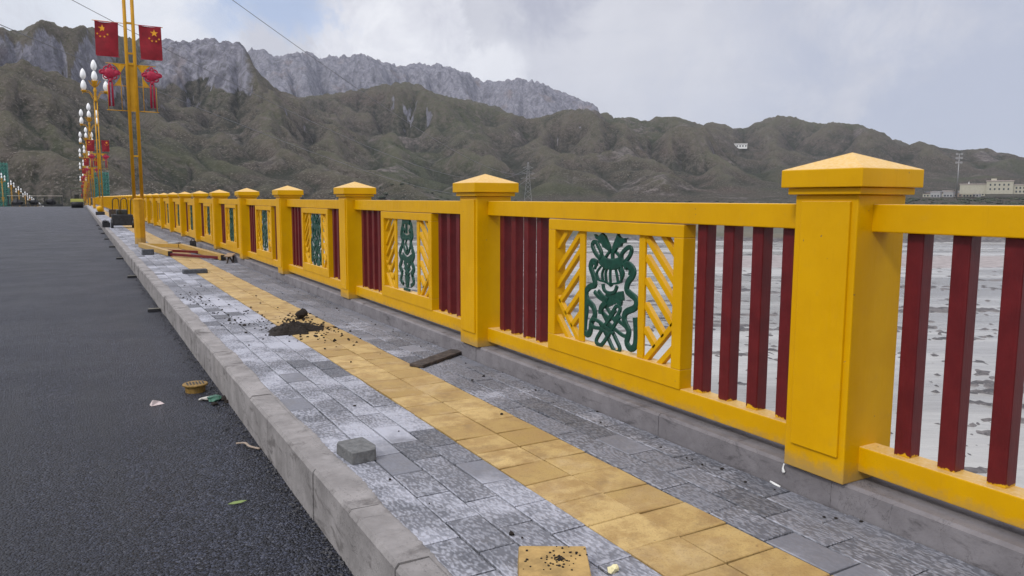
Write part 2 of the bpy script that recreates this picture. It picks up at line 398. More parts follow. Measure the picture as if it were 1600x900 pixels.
    crag = 1.05*np.exp(-((TH-ax(325))/.060)**2) + .40*np.exp(-((TH-ax(60))/.10)**2)
    E = fit(E, B, RR, zone, tm, tf, (12, 4))
    T = tm[None]*(1-zone)+tf[None]*zone
    topness = np.clip((B+E)/RR/np.maximum(T, .01), 0, 1.2)
    rockz = np.clip(np.maximum(zone*sstep(.60, .72, topness+.10*fbm(X/220, Y/220, 3))*sstep(ax(375), ax(400), TH)*(1-sstep(ax(925), ax(950), TH)),
                    sstep(.66, .78, topness+.16*fbm(X/130, Y/130, 4))*crag*(1-zone)), 0, 1)
    spire = fbm(TH*60+3, RR/90, 4, .55, True)
    blocks = fbm(X/26, Y/26, 4, .6, True)
    E = E + rockz*RR*( .0065*(spire-.55) + .0040*(blocks-.5))
    cliff = rockz*sstep(.70, .76, topness+.05*fbm(X/70, Y/70, 3))
    E = E - rockz*(1-cliff)*RR*.006
    E = fit(E, B, RR, zone, tm, tf, (4, 4), .2, 4)
    H = B+np.maximum(E, 0)
    H[0] = H[0]-6
    # slope for the material masks
    gth = np.gradient(H, axis=1)/(RR*(th2[1]-th2[0])); gr_ = np.gradient(H, axis=0)/(RR*(math.log(RR1/RR0)/(nR2-1))); slope = np.hypot(gth, gr_)
    rk = np.clip(np.maximum(rockz*.95, sstep(1.9, 2.6, slope+.35*fbm(X/40, Y/40, 3))*.6), 0, 1)
    curv = np.gradient(np.gradient(H, axis=1), axis=1)+np.gradient(np.gradient(H, axis=0), axis=0)
    gully = sstep(2.0, 4.5, A)*sstep(.15, .35, slope)
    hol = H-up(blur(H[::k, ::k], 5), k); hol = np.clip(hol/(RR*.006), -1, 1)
    V = np.stack([X, Y, H], -1).reshape(-1, 3)
    j, i = np.mgrid[0:nR2-1, 0:nT2-1]; a = (j*nT2+i).ravel(); Fc = np.stack([a, a+nT2, a+nT2+1, a+1], 1)[:, ::-1]
    me = mesh_np('mountains', V, Fc, smooth=True)
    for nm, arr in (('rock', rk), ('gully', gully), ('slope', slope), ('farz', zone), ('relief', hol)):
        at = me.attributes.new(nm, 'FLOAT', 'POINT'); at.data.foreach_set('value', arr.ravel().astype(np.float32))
    return me, (TH, RR, H)
def mesh_np(name, V, Fc, smooth=True):
    me = bpy.data.meshes.new(name); me.vertices.add(len(V)); me.vertices.foreach_set('co', np.asarray(V, np.float32).ravel())
    me.loops.add(len(Fc)*4); me.loops.foreach_set('vertex_index', np.asarray(Fc, np.int32).ravel())
    me.polygons.add(len(Fc)); me.polygons.foreach_set('loop_start', np.arange(0, len(Fc)*4, 4, dtype=np.int32))
    me.polygons.foreach_set('use_smooth', np.full(len(Fc), smooth)); me.update(calc_edges=True); return me
def mountain_mat():
    M = Mat('hillside', rough=.95, spec=.15); P = M.pos()
    rk = M.attr('rock'); gl = M.attr('gully'); far = M.attr('farz'); slp = M.attr('slope')
    n5 = M.noise(P, .38, 4, .7); n1 = M.noise(P, .0035, 6, .6); n2 = M.noise(P, .02, 7, .65); n3 = M.noise(P, .11, 5, .7); n4 = M.noise(M.map(P, (1, 1, 3)), .006, 5, .6)
    grass = M.mix(M.ramp(n1, .35, .65), (.074, .068, .052), (.048, .052, .036))
    grass = M.mix(M.ramp(n2, .40, .72), grass, (.088, .074, .062))
    grass = M.mix(M.math('MULTIPLY', M.ramp(n4, .54, .68), .6), grass, (.102, .076, .066))          # reddish earth
    grass = M.mix(M.math('MULTIPLY', M.ramp(n3, .58, .72), .55), grass, (.175, .160, .140))          # stones
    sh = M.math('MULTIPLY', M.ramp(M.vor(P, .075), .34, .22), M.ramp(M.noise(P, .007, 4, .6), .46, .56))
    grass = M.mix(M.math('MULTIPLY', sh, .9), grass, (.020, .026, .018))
    grass = M.mix(M.math('MULTIPLY', M.ramp(gl, .15, .75), .5), grass, (.045, .056, .032))
    grass = M.mix(M.math('MULTIPLY', M.ramp(n5, .54, .64), .9), grass, (.25, .235, .225)); grass = M.mix(M.math('MULTIPLY', M.ramp(n5, .46, .36), .65), grass, (.024, .028, .020))
    grass = M.mix(M.math('MULTIPLY', M.ramp(M.noise(P, .0030, 4, .5), .48, .60), .55), grass, (.066, .084, .040))
    rl = M.math('ADD', M.attr('relief'), M.math('MULTIPLY', M.math('SUBTRACT', n2, .5), 1.6))  # pale ridges, dark green hollows: vegetation tint doubling as painted relief shading
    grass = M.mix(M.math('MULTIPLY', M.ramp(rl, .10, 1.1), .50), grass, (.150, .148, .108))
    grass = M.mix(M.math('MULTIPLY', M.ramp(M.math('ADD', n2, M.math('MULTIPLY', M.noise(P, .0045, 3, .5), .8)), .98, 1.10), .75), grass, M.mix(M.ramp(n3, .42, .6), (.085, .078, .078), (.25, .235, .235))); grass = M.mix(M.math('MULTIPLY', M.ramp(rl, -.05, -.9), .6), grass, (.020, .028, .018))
    scree = M.math('MULTIPLY', M.ramp(M.math('ADD', slp, M.math('MULTIPLY', n2, .6)), .95, 1.2), M.ramp(n3, .42, .6))
    grass = M.mix(M.math('MULTIPLY', scree, .6), grass, (.155, .14, .13))
    r1 = M.noise(M.map(P, (1, 1, .45)), .05, 9, .78, .6)
    rock = M.mix(M.ramp(r1, .35, .65), (.095, .094, .115), (.28, .275, .315))
    rock = M.mix(M.math('MULTIPLY', M.ramp(M.noise(P, .010, 3, .5), .60, .70), .4), rock, (.22, .165, .14))
    rock = M.mix(M.math('MULTIPLY', M.ramp(n3, .50, .62), .45), rock, (.075, .080, .065))
    grass = M.mix(1.0, grass, (.78, .73, .67), 'MULTIPLY')
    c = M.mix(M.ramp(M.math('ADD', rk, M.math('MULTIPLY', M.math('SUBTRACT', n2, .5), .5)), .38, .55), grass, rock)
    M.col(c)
    h = M.math('ADD', M.math('MULTIPLY', n3, 3.0), M.math('MULTIPLY', n2, 9.0)); h = M.math('ADD', h, M.math('MULTIPLY', n5, 1.4)); M.bump(h, 1.3, 1.0)
    return M.m
# ------------------------------------------------------------------ materials
def paint_mat(name, col, dark, rough=.36, chips=0):
    M = Mat(name, rough=rough, spec=.16); P = M.pos()
    n = M.noise(P, 3.2, 5, .6); s = M.noise(M.map(P, (26, 26, 2.2)), 3, 4, .6); f = M.noise(P, 60, 3, .6)
    c = M.mix(M.ramp(n, .3, .7), dark, col)
    c = M.mix(M.math('MULTIPLY', M.ramp(s, .58, .80), .22), c, tuple(v*.72 for v in col))
    # thin grime, then dust mixed with painted sky reflection on upward faces
    g = M.math('MULTIPLY', M.ramp(M.noise(P, 11, 6, .7), .56, .76), .22)
    c = M.mix(g, c, tuple(.55*v+.45*w for v, w in zip(col, (.20, .15, .10))))
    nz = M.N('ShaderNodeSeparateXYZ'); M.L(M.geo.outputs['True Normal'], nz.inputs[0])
    dust_sheen = M.math('MULTIPLY', M.ramp(nz.outputs[2], .6, .95), M.ramp(f, .3, .7, .25, .6))
    c = M.mix(dust_sheen, c, tuple(.30*v+.70*w for v, w in zip(col, (.74, .62, .44))))
    # splashed dirt at the foot, fine scratches and touched-up brush marks
    pz = M.N('ShaderNodeSeparateXYZ'); M.L(P, pz.inputs[0]); ft = M.math('ADD', pz.outputs[2], M.math('MULTIPLY', M.noise(P, 16, 5, .7), -.16))
    c = M.mix(M.ramp(ft, -1.31, -1.22, .55, 0), c, (.24, .19, .11))
    sc = M.noise(M.map(P, (9, 9, 60)), 1.0, 3, .7, 1.5); c = M.mix(M.math('MULTIPLY', M.ramp(sc, .72, .76), M.ramp(n, .48, .56, 0, .5)), c, tuple(v*.45 for v in col))
    ch = M.noise(P, 34, 2, .5); c = M.mix(M.math('MULTIPLY', M.ramp(ch, .76, .78), .8), c, (.16, .12, .08))
    M.col(c); M.rough(M.ramp(s, .3, .7, rough*.85, rough*1.3))
    h = M.math('ADD', M.math('MULTIPLY', s, .0012), M.math('MULTIPLY', M.noise(P, 14, 3, .6), .004)); M.bump(h, .35, 1.0)
    return M.m
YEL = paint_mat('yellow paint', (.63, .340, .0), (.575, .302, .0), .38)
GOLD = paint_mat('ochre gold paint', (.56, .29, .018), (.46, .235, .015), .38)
def red_mat():
    M = Mat('dark red paint', rough=.42, spec=.35); P = M.pos(); O = M.tc.outputs['Object']
    n = M.noise(P, 9, 5, .6); s = M.noise(M.map(P, (40, 40, 3)), 3, 3, .6)
    c = M.mix(M.ramp(n, .3, .7), (.092, .005, .007), (.125, .008, .010)); c = M.mix(M.math('MULTIPLY', M.ramp(s, .6, .75), .3), c, (.08, .012, .012))
    sp = M.N('ShaderNodeSeparateXYZ'); M.L(O, sp.inputs[0])
    e = M.math('ADD', sp.outputs[2], M.math('MULTIPLY', M.noise(M.map(P, (22, 22, 7)), 1, 3, .6), -.07))
    c = M.mix(M.ramp(e, -1.112, -1.106, 1, 0), c, (.62, .36, .01)); M.col(c); M.bump(s, .15, .01)
    return M.m
RED = red_mat()
def green_mat():
    M = Mat('green paint', rough=.45, spec=.35); P = M.pos(); n = M.noise(P, 30, 4, .6)
    c = M.mix(M.ramp(n, .35, .65), (.003, .038, .024), (.006, .060, .038)); c = M.mix(M.math('MULTIPLY', M.ramp(M.noise(P, 80, 4, .7), .64, .72), .5), c, (.05, .16, .12)); M.col(c); return M.m
GRN = green_mat()
def plain(name, col, rough=.7, var=.25, sc=20, bump=.0, metal=0, spec=.4):
    M = Mat(name, rough=rough, metal=metal, spec=spec); P = M.pos(); n = M.noise(P, sc, 6, .65)
    M.col(M.mix(M.ramp(n, .3, .7), tuple(v*(1-var) for v in col), tuple(min(1, v*(1+var)) for v in col)))
    if bump: M.bump(n, bump, .02)
    return M.m
def asphalt():
    M = Mat('asphalt', rough=.45, spec=.38); P = M.pos()
    v = M.vor(P, 80, 'F1'); v2 = M.vor(P, 150, 'F1'); cells = M.vor(P, 80, 'F1', 'Color')
    sep = M.N('ShaderNodeSeparateColor'); M.L(cells, sep.inputs[0])
    c = M.mix(M.math('POWER', sep.outputs[0], 2.0), (.001, .0015, .005), (.060, .068, .104))
    c = M.mix(M.ramp(sep.outputs[1], .955, .985), c, (.10, .105, .13))
    c = M.mix(M.math('MULTIPLY', M.ramp(M.noise(P, .55, 5, .6), .4, .66), .4), c, (.016, .018, .026))
    c = M.mix(M.math('MULTIPLY', M.ramp(M.noise(M.map(P, (1.3, .10, 1)), 1.0, 5, .6), .5, .68), .55), c, (.026, .028, .036))
    c = M.mix(M.math('MULTIPLY', M.ramp(M.noise(P, 1.7, 6, .7), .60, .72), .35), c, (.10, .095, .09))
    # dust lying beside the kerb and a wheel scuff
    sx = M.N('ShaderNodeSeparateXYZ'); M.L(P, sx.inputs[0])
    # faint curved tyre marks far ahead on the left
    d1 = M.N('ShaderNodeVectorMath'); d1.operation = 'DISTANCE'; M.L(P, d1.inputs[0]); d1.inputs[1].default_value = (-6.5, 12.5, ZR)
    for rad in (4.1, 4.45, 5.3):
        w = M.math('ABSOLUTE', M.math('SUBTRACT', d1.outputs['Value'], rad)); c = M.mix(M.math('MULTIPLY', M.ramp(w, .09, .03), M.ramp(M.noise(P, 3, 4, .6), .3, .7, .15, .6)), c, (.016, .018, .024))
    M.col(c)
    M.rough(M.ramp(M.noise(P, 1.1, 4, .6), .3, .7, .38, .52))
    h = M.math('ADD', M.math('MULTIPLY', v, -.024), M.math('MULTIPLY', v2, -.003)); h = M.math('ADD', h, M.math('MULTIPLY', M.noise(P, 22, 4, .6), .004)); M.bump(h, 1.0, 1.0)
    return M.m
def concrete(name, a, b, stain=(.09, .085, .085), amt=.5):
    M = Mat(name, rough=.85, spec=.25); P = M.pos()
    n = M.noise(P, 4, 8, .65); f = M.noise(P, 70, 4, .7); st = M.noise(M.map(P, (2.2, 2.2, 7)), 1.6, 7, .7, .5)
    c = M.mix(M.ramp(n, .3, .7), a, b); c = M.mix(M.math('MULTIPLY', M.ramp(st, .52, .66), amt), c, stain)
    c = M.mix(M.math('MULTIPLY', M.ramp(f, .55, .75), .35), c, tuple(v*.6 for v in a))
    c = M.mix(M.math('MULTIPLY', M.ramp(M.vor(P, 16), .07, .03), M.ramp(n, .5, .6)), c, (.05, .048, .048))
    w = M.noise(P, 2.3, 6, .7, 1.0); c = M.mix(M.math('MULTIPLY', M.ramp(M.math('ABSOLUTE', M.math('SUBTRACT', w, .5)), .006, .0), .5), c, (.06, .055, .055))
    M.col(c); h = M.math('ADD', M.math('MULTIPLY', n, .012), M.math('MULTIPLY', f, .0025)); M.bump(h, .7, 1.0)
    return M.m
def paver(name, yellow=False):
    M = Mat(name, rough=.66, spec=.5); P = M.pos(); tone = M.attr('tone'); wh = M.attr('white'); sm = M.attr('plain')
    big = M.noise(P, 1.15, 6, .62); mid = M.noise(P, 7, 6, .68); fine = M.noise(P, 120, 3, .6)
    dist = M.N('ShaderNodeVectorMath'); dist.operation = 'ADD'; M.L(P, dist.inputs[0])
    nv = M.N('ShaderNodeVectorMath'); nv.operation = 'SCALE'; M.L(M.noise(P, 60, 2, .5, 0, 1), nv.inputs[0]); nv.inputs['Scale'].default_value = .012; M.L(nv.outputs[0], dist.inputs[1])
    peb = M.vor(M.map(dist.outputs[0], (1.5, .7, 1)), 58, 'SMOOTH_F1'); pm = M.ramp(peb, .20, .60)
    if yellow:
        c = M.mix(tone, (.36, .235, .070), (.56, .40, .165))
        c = M.mix(M.ramp(mid, .36, .66), c, (.34, .215, .075)); c = M.mix(M.math('MULTIPLY', M.ramp(M.noise(P, 3.6, 7, .72), .52, .66), .55), c, (.22, .14, .06))
        c = M.mix(M.math('MULTIPLY', M.ramp(M.noise(P, 2.4, 6, .7, .6), .50, .72), .6), c, (.50, .37, .20))
        c = M.mix(M.math('MULTIPLY', M.ramp(M.noise(P, 30, 5, .75), .62, .72), .6), c, (.12, .075, .03))
        c = M.mix(M.math('MULTIPLY', M.ramp(fine, .52, .66), .35), c, (.20, .12, .035)); c = M.mix(M.math('MULTIPLY', M.ramp(big, .52, .70), .45), c, (.30, .20, .08))
        h = M.math('ADD', M.math('MULTIPLY', mid, .004), M.math('MULTIPLY', fine, .0025))
    else:
        c = M.mix(tone, (.085, .090, .106), (.195, .200, .228))
        c = M.mix(M.math('MULTIPLY', M.ramp(mid, .45, .7), .5), c, (.13, .122, .12))
        c = M.mix(M.math('MULTIPLY', M.math('SUBTRACT', 1, pm), M.ramp(sm, .4, .6, .32, .05)), c, (.27, .275, .305)); c = M.mix(M.math('MULTIPLY', M.ramp(pm, .55, 1), M.ramp(sm, .4, .6, .34, .03)), c, (.055, .058, .068))
        # cement dust settled in the hammered texture
        a = M.math('ADD', M.math('MULTIPLY', big, 1.5), M.math('MULTIPLY', mid, .55)); a = M.math('ADD', a, M.math('MULTIPLY', wh, .14))
        sx = M.N('ShaderNodeSeparateXYZ'); M.L(P, sx.inputs[0]); a = M.math('ADD', a, M.ramp(sx.outputs[0], 1.5, 2.5, .20, -.06)); a = M.ramp(a, .96, 1.62)
        t = M.math('ADD', M.math('MULTIPLY', pm, M.ramp(sm, .4, .6, .85, .15)), M.math('MULTIPLY', M.math('SUBTRACT', fine, .5), .35))
        wm = M.ramp(M.math('ADD', M.math('MULTIPLY', a, 1.2), M.math('MULTIPLY', M.math('SUBTRACT', .55, t), .42)), .05, 1.15)
        c = M.mix(M.math('MULTIPLY', wm, .80), c, (.44, .45, .51))
        h = M.math('ADD', M.math('MULTIPLY', M.math('MULTIPLY', pm, M.ramp(sm, .4, .6, 1, .12)), -.0035), M.math('MULTIPLY', fine, .0008))
    M.col(c); M.bump(h, .9, 1.0); return M.m
# ------------------------------------------------------------------ river and flood plain
ZWAT = -23.4
def build_plain():
    nT, nR = 620, 460
    th = np.linspace(R(-62), R(112), nT); r = np.exp(np.linspace(math.log(14), math.log(760), nR)); TH, RR = np.meshgrid(th, r); X = RR*np.sin(TH); Y = RR*np.cos(TH)
    u = X*sy_+Y*cy_; v = X*cy_-Y*sy_
    base = np.interp(RR, [0, 450, 700, 900], [-21.5, -20, -14, -6]) + fbm(X/300, Y/300, 3)*2*sstep(600, 900, RR) + fbm(X/40, Y/40, 4)*.6
    shore = 452+fbm(v/130, u*0+1.3, 4)*34
    wet = sstep(-14, 5, u-shore)
    n = .75*fbm(v/46+3, u/12, 5, .62)+.62*fbm(v/9, u/2.6, 4, .65)+.45*fbm(v/2.6, u/1.3, 3, .6)
    band = .10*np.exp(-((u-158)/20)**2)+.16*np.exp(-((u-205)/10)**2)+.05*np.exp(-((u-125)/14)**2)+.10*np.exp(-((u-92)/9)**2)
    bars = (n-.13+band)*2.2
    bank = sstep(262, 272, u+fbm(v/30, u/9, 4)*9)*(1-sstep(318, 332, u+fbm(v/40, u/12, 4)*12))*(1.1+fbm(v/9, u/3.5, 4)*1.1)
    bed = ZWAT-.30+np.clip(np.maximum(bars, bank*.62), -.5, .60)
    H = bed*(1-wet)+base*wet
    H = np.where(RR > 700, H-1.5*sstep(640, 760, RR), H)
    V = np.stack([X, Y, H], -1).reshape(-1, 3); j, i = np.mgrid[0:nR-1, 0:nT-1]; a = (j*nT+i).ravel(); Fc = np.stack([a, a+nT, a+nT+1, a+1], 1)[:, ::-1]
    me = mesh_np('river_plain', V, Fc, True)
    at = me.attributes.new('bank', 'FLOAT', 'POINT'); at.data.foreach_set('value', (bank > .2).astype(np.float32).ravel())
    at = me.attributes.new('land', 'FLOAT', 'POINT'); at.data.foreach_set('value', wet.ravel().astype(np.float32))
    M = Mat('river gravel', rough=.8, spec=.4); P = M.pos()
    a = M.noise(P, .35, 6, .7); b = M.noise(P, 2.2, 4, .7)
    c = M.mix(M.ramp(a, .4, .62), (.055, .052, .055), (.15, .135, .13)); c = M.mix(M.math('MULTIPLY', M.ramp(b, .55, .7), .5), c, (.26, .24, .24))
    c = M.mix(M.attr('bank'), c, M.mix(M.ramp(a, .40, .60), (.34, .30, .29), (.24, .21, .20)))
    g = M.mix(M.ramp(M.noise(P, .012, 5, .6), .42, .6), (.12, .105, .075), (.065, .070, .045)); g = M.mix(M.ramp(a, .55, .7), g, (.05, .052, .038))
    c = M.mix(M.ramp(M.attr('land'), .3, .8), c, g); M.col(c)
    me.materials.append(M.m); o = bpy.data.objects.new('river_plain', me); COL.objects.link(o); tag(o, kind='structure')
    m = MB(); m.add([(-3000, -2500, ZWAT), (3500, -2500, ZWAT), (3500, 760, ZWAT), (-3000, 760, ZWAT)], [(0, 1, 2, 3)])
    M = Mat('river water', rough=.16, spec=.5); M.b.inputs['IOR'].default_value = 1.33; P = M.pos()
    rot = M.N('ShaderNodeMapping'); rot.inputs['Rotation'].default_value = (0, 0, YAW); M.L(P, rot.inputs[0]); Q = rot.outputs[0]
    n1 = M.noise(M.map(Q, (.010, .05, 1)), 1, 6, .6, .4); n2 = M.noise(M.map(Q, (.5, 1.6, 1)), 1, 5, .6)
    M.col(M.mix(M.ramp(n1, .36, .64), (.24, .23, .21), (.40, .39, .365)))
    M.rough(M.ramp(n1, .40, .62, .10, .30))
    M.bump(M.math('ADD', M.math('MULTIPLY', n2, .10), M.math('MULTIPLY', M.noise(M.map(Q, (.12, .4, 1)), 1, 4, .6), .25)), .5, 1.0)
    o = m.build('river', M.m, kind='structure')
    # the ground far away on every side
    m = MB(); m.lathe([(760, -26), (6500, -26.01)], n=64)
    m.f = m.f[:-2]; m.m = m.m[:-2]; m.sm = m.sm[:-2]
    m.build('ground', plain('far ground', (.085, .08, .06), .95, .3, .01), kind='structure')
build_plain()
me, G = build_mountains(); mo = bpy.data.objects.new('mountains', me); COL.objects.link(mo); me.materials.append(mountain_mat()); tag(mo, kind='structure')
def ground_z(x, y):
    t = math.atan2(x, y); rr = math.hypot(x, y); TH, RR, H = G
    i = int(round((t-TH[0, 0])/(TH[0, 1]-TH[0, 0]))); j = int(round(math.log(rr/RR[0, 0])/math.log(RR[1, 0]/RR[0, 0])))
    return float(H[max(0, min(H.shape[0]-1, j)), max(0, min(H.shape[1]-1, i))])
def at(px, rr):
    """ground point seen in the direction of picture column px at distance rr"""
    t, e = pix_dir(px, 300); x, y = rr*math.sin(t), rr*math.cos(t); return x, y, ground_z(x, y)
KNOT = [(0.016,[(-0.106,-0.389),(-0.157,-0.358),(-0.197,-0.311),(-0.188,-0.282),(-0.154,-0.282),(-0.13,-0.307),(-0.099,-0.344),(-0.101,-0.374)]),(0.016,[(0.11,-0.384),(0.109,-0.346),(0.138,-0.316),(0.183,-0.294),(0.206,-0.309),(0.196,-0.34),(0.163,-0.375),(0.123,-0.402)]),(0.04,[(-0.106,-0.386),(-0.064,-0.409),(0.009,-0.415),(0.087,-0.4),(0.128,-0.376)]),(0.011,[(-0.062,-0.373),(-0.03,-0.342),(0.014,-0.328),(0.059,-0.342),(0.086,-0.361)]),(0.016,[(0.014,-0.313),(0.016,-0.381)]),(0.007,[(-0.104,-0.438),(-0.148,-0.482),(-0.127,-0.53)]),(0.007,[(-0.071,-0.436),(-0.098,-0.482),(-0.09,-0.529)]),(0.007,[(-0.035,-0.433),(-0.055,-0.479),(-0.044,-0.537)]),(0.007,[(0.003,-0.43),(0.0,-0.484),(0.008,-0.546)]),(0.007,[(0.041,-0.427),(0.06,-0.478),(0.076,-0.531)]),(0.007,[(0.077,-0.424),(0.11,-0.469),(0.114,-0.516)]),(0.008,[(0.111,-0.417),(0.14,-0.462),(0.114,-0.516)]),(0.008,[(-0.127,-0.53),(-0.068,-0.534),(-0.019,-0.544),(0.001,-0.555),(0.021,-0.54),(0.065,-0.532),(0.114,-0.517)]),(0.013,[(-0.079,-0.55),(-0.065,-0.588),(-0.017,-0.603),(0.046,-0.59),(0.072,-0.549)]),(0.024,[(-0.155,-0.42),(-0.208,-0.411),(-0.231,-0.448),(-0.206,-0.492),(-0.186,-0.53),(-0.18,-0.568),(-0.231,-0.583),(-0.276,-0.62),(-0.264,-0.676),(-0.193,-0.718),(-0.174,-0.771),(-0.211,-0.827),(-0.223,-0.886),(-0.251,-0.914),(-0.29,-0.893),(-0.285,-0.817),(-0.273,-0.743),(-0.287,-0.678)]),(0.01,[(-0.197,-0.423),(-0.167,-0.43),(-0.179,-0.459)]),(0.024,[(0.145,-0.419),(0.187,-0.403),(0.238,-0.433),(0.23,-0.468),(0.184,-0.516),(0.174,-0.563),(0.211,-0.585),(0.268,-0.613),(0.261,-0.664),(0.174,-0.703),(0.153,-0.746),(0.172,-0.784),(0.204,-0.825),(0.185,-0.89),(0.207,-0.922),(0.243,-0.925),(0.272,-0.89),(0.274,-0.8),(0.263,-0.726)]),(0.01,[(0.157,-0.432),(0.191,-0.434),(0.189,-0.467)]),(0.016,[(-0.175,-0.612),(-0.123,-0.642),(-0.056,-0.658)]),(0.014,[(-0.125,-0.6),(-0.077,-0.629),(-0.016,-0.647)]),(0.034,[(-0.049,-0.624),(0.024,-0.629),(0.133,-0.605)]),(0.046,[(-0.0,-0.64),(0.017,-0.682)]),(0.024,[(-0.032,-0.663),(-0.088,-0.71),(-0.095,-0.751)]),(0.022,[(0.048,-0.644),(0.119,-0.655)]),(0.019,[(0.061,-0.706),(-0.036,-0.807),(-0.129,-0.912),(-0.139,-0.951),(-0.089,-0.959),(-0.033,-0.906),(0.038,-0.821),(0.109,-0.738)]),(0.019,[(-0.091,-0.74),(-0.011,-0.818),(0.061,-0.896),(0.103,-0.948),(0.082,-0.977),(0.039,-0.971),(-0.025,-0.9),(-0.119,-0.809)]),(0.017,[(0.028,-0.759),(0.107,-0.777),(0.182,-0.809),(0.194,-0.844),(0.153,-0.86),(0.078,-0.84),(-0.011,-0.804)]),(0.017,[(0.007,-0.88),(-0.084,-0.849),(-0.169,-0.852),(-0.207,-0.827),(-0.187,-0.8),(-0.119,-0.804),(-0.018,-0.839),(0.047,-0.864)]),(0.017,[(0.004,-0.777),(-0.079,-0.744),(-0.105,-0.712),(-0.072,-0.693),(-0.03,-0.712),(0.036,-0.772)]),(0.017,[(0.044,-0.781),(0.097,-0.715),(0.104,-0.685),(0.07,-0.678),(0.034,-0.714),(-0.012,-0.774)])]
LEAVES = [[(-0.177,-0.228),(-0.135,-0.243),(-0.094,-0.217),(-0.061,-0.235),(-0.027,-0.277),(-0.01,-0.3),(0.002,-0.338),(-0.042,-0.32),(-0.083,-0.306),(-0.097,-0.285),(-0.125,-0.282),(-0.134,-0.263),(-0.159,-0.257)],[(0.023,-0.337),(0.023,-0.298),(0.047,-0.259),(0.074,-0.215),(0.09,-0.233),(0.113,-0.242),(0.173,-0.236),(0.148,-0.249),(0.152,-0.268),(0.114,-0.274),(0.107,-0.294),(0.069,-0.305),(0.039,-0.341)]]
# ------------------------------------------------------------------ the bridge deck
ZW, ZR, ZC = -1.37, -1.64, -1.24            # walkway, road and plinth top
def drop(y):
    if y <= 150: return 0.
    if y <= 280: return .5*.043*(y-150)**2/130
    return 2.795+.043*(y-280)
YS = [-14, 150] + list(range(154, 284, 5)) + [284, 700]
def strip(mb, x0, x1, z0, z1, ys=YS, mi=0):
    """a solid running the length of the bridge, following its camber"""
    vs = []; 
    for y in ys:
        d = drop(y); vs += [(x0, y, z0-d), (x1, y, z0-d), (x1, y, z1-d), (x0, y, z1-d)]
    fs = [(0, 1, 2, 3)[::1]]
    for i in range(len(ys)-1):
        a = i*4; b = a+4
        for j in range(4): fs.append((a+j, b+j, b+(j+1) % 4, a+(j+1) % 4))
    e = (len(ys)-1)*4; fs.append((e+3, e+2, e+1, e)); mb.add(vs, fs, mi)
ASPH = asphalt(); CONC = concrete('kerb concrete', (.20, .188, .182), (.31, .292, .284), (.095, .086, .082), .7); CONC2 = concrete('plinth concrete', (.155, .145, .152), (.225, .212, .22), (.07, .064, .068), .7)
DARK = plain('dark gap', (.035, .033, .033), .95)
m = MB(); strip(m, -21.4, .965, ZR-.10, ZR); m.build('road', ASPH, kind='structure')
m = MB(); strip(m, -27, 3.28, ZR-1.5, ZR-.104); m.build('bridge_deck', CONC2, kind='structure')
# kerb stones, each a touch out of line
rk = random.Random(3); m = MB(); y = -12.
while y < 158:
    ln = .56+rk.uniform(-.03, .03) if y < 60 else 2.2
    dx, dz = rk.uniform(-.006, .006), rk.uniform(-.004, .004); x0, x1 = .962+dx, 1.108
    ch = .018; a, b = y+.003, y+ln-.003; d = drop(y)
    vs = []
    for yy in (a, b): vs += [(x0-.003, yy, ZR-.02-d), (x0, yy, ZW-ch+dz-d), (x0+ch*.8, yy, ZW+dz-d), (x1, yy, ZW+dz*.5-d), (x1, yy, ZR-.02-d)]
    m.add(vs, [(0,1,6,5),(1,2,7,6),(2,3,8,7),(3,4,9,8),(4,3,2,1,0),(5,6,7,8,9)])
    y += ln
m.build('kerb', CONC, kind='structure')
m = MB(); strip(m, .962, 1.108, ZR-.02, ZW, [157.9]+[v for v in YS if v > 158]); m.build('kerb', CONC, kind='structure')
m = MB(); strip(m, .975, 2.875, ZR-.103, ZW-.016); m.build('walkway_bed', plain('sand bed', (.05, .048, .047), .95, .4, 40), kind='structure')
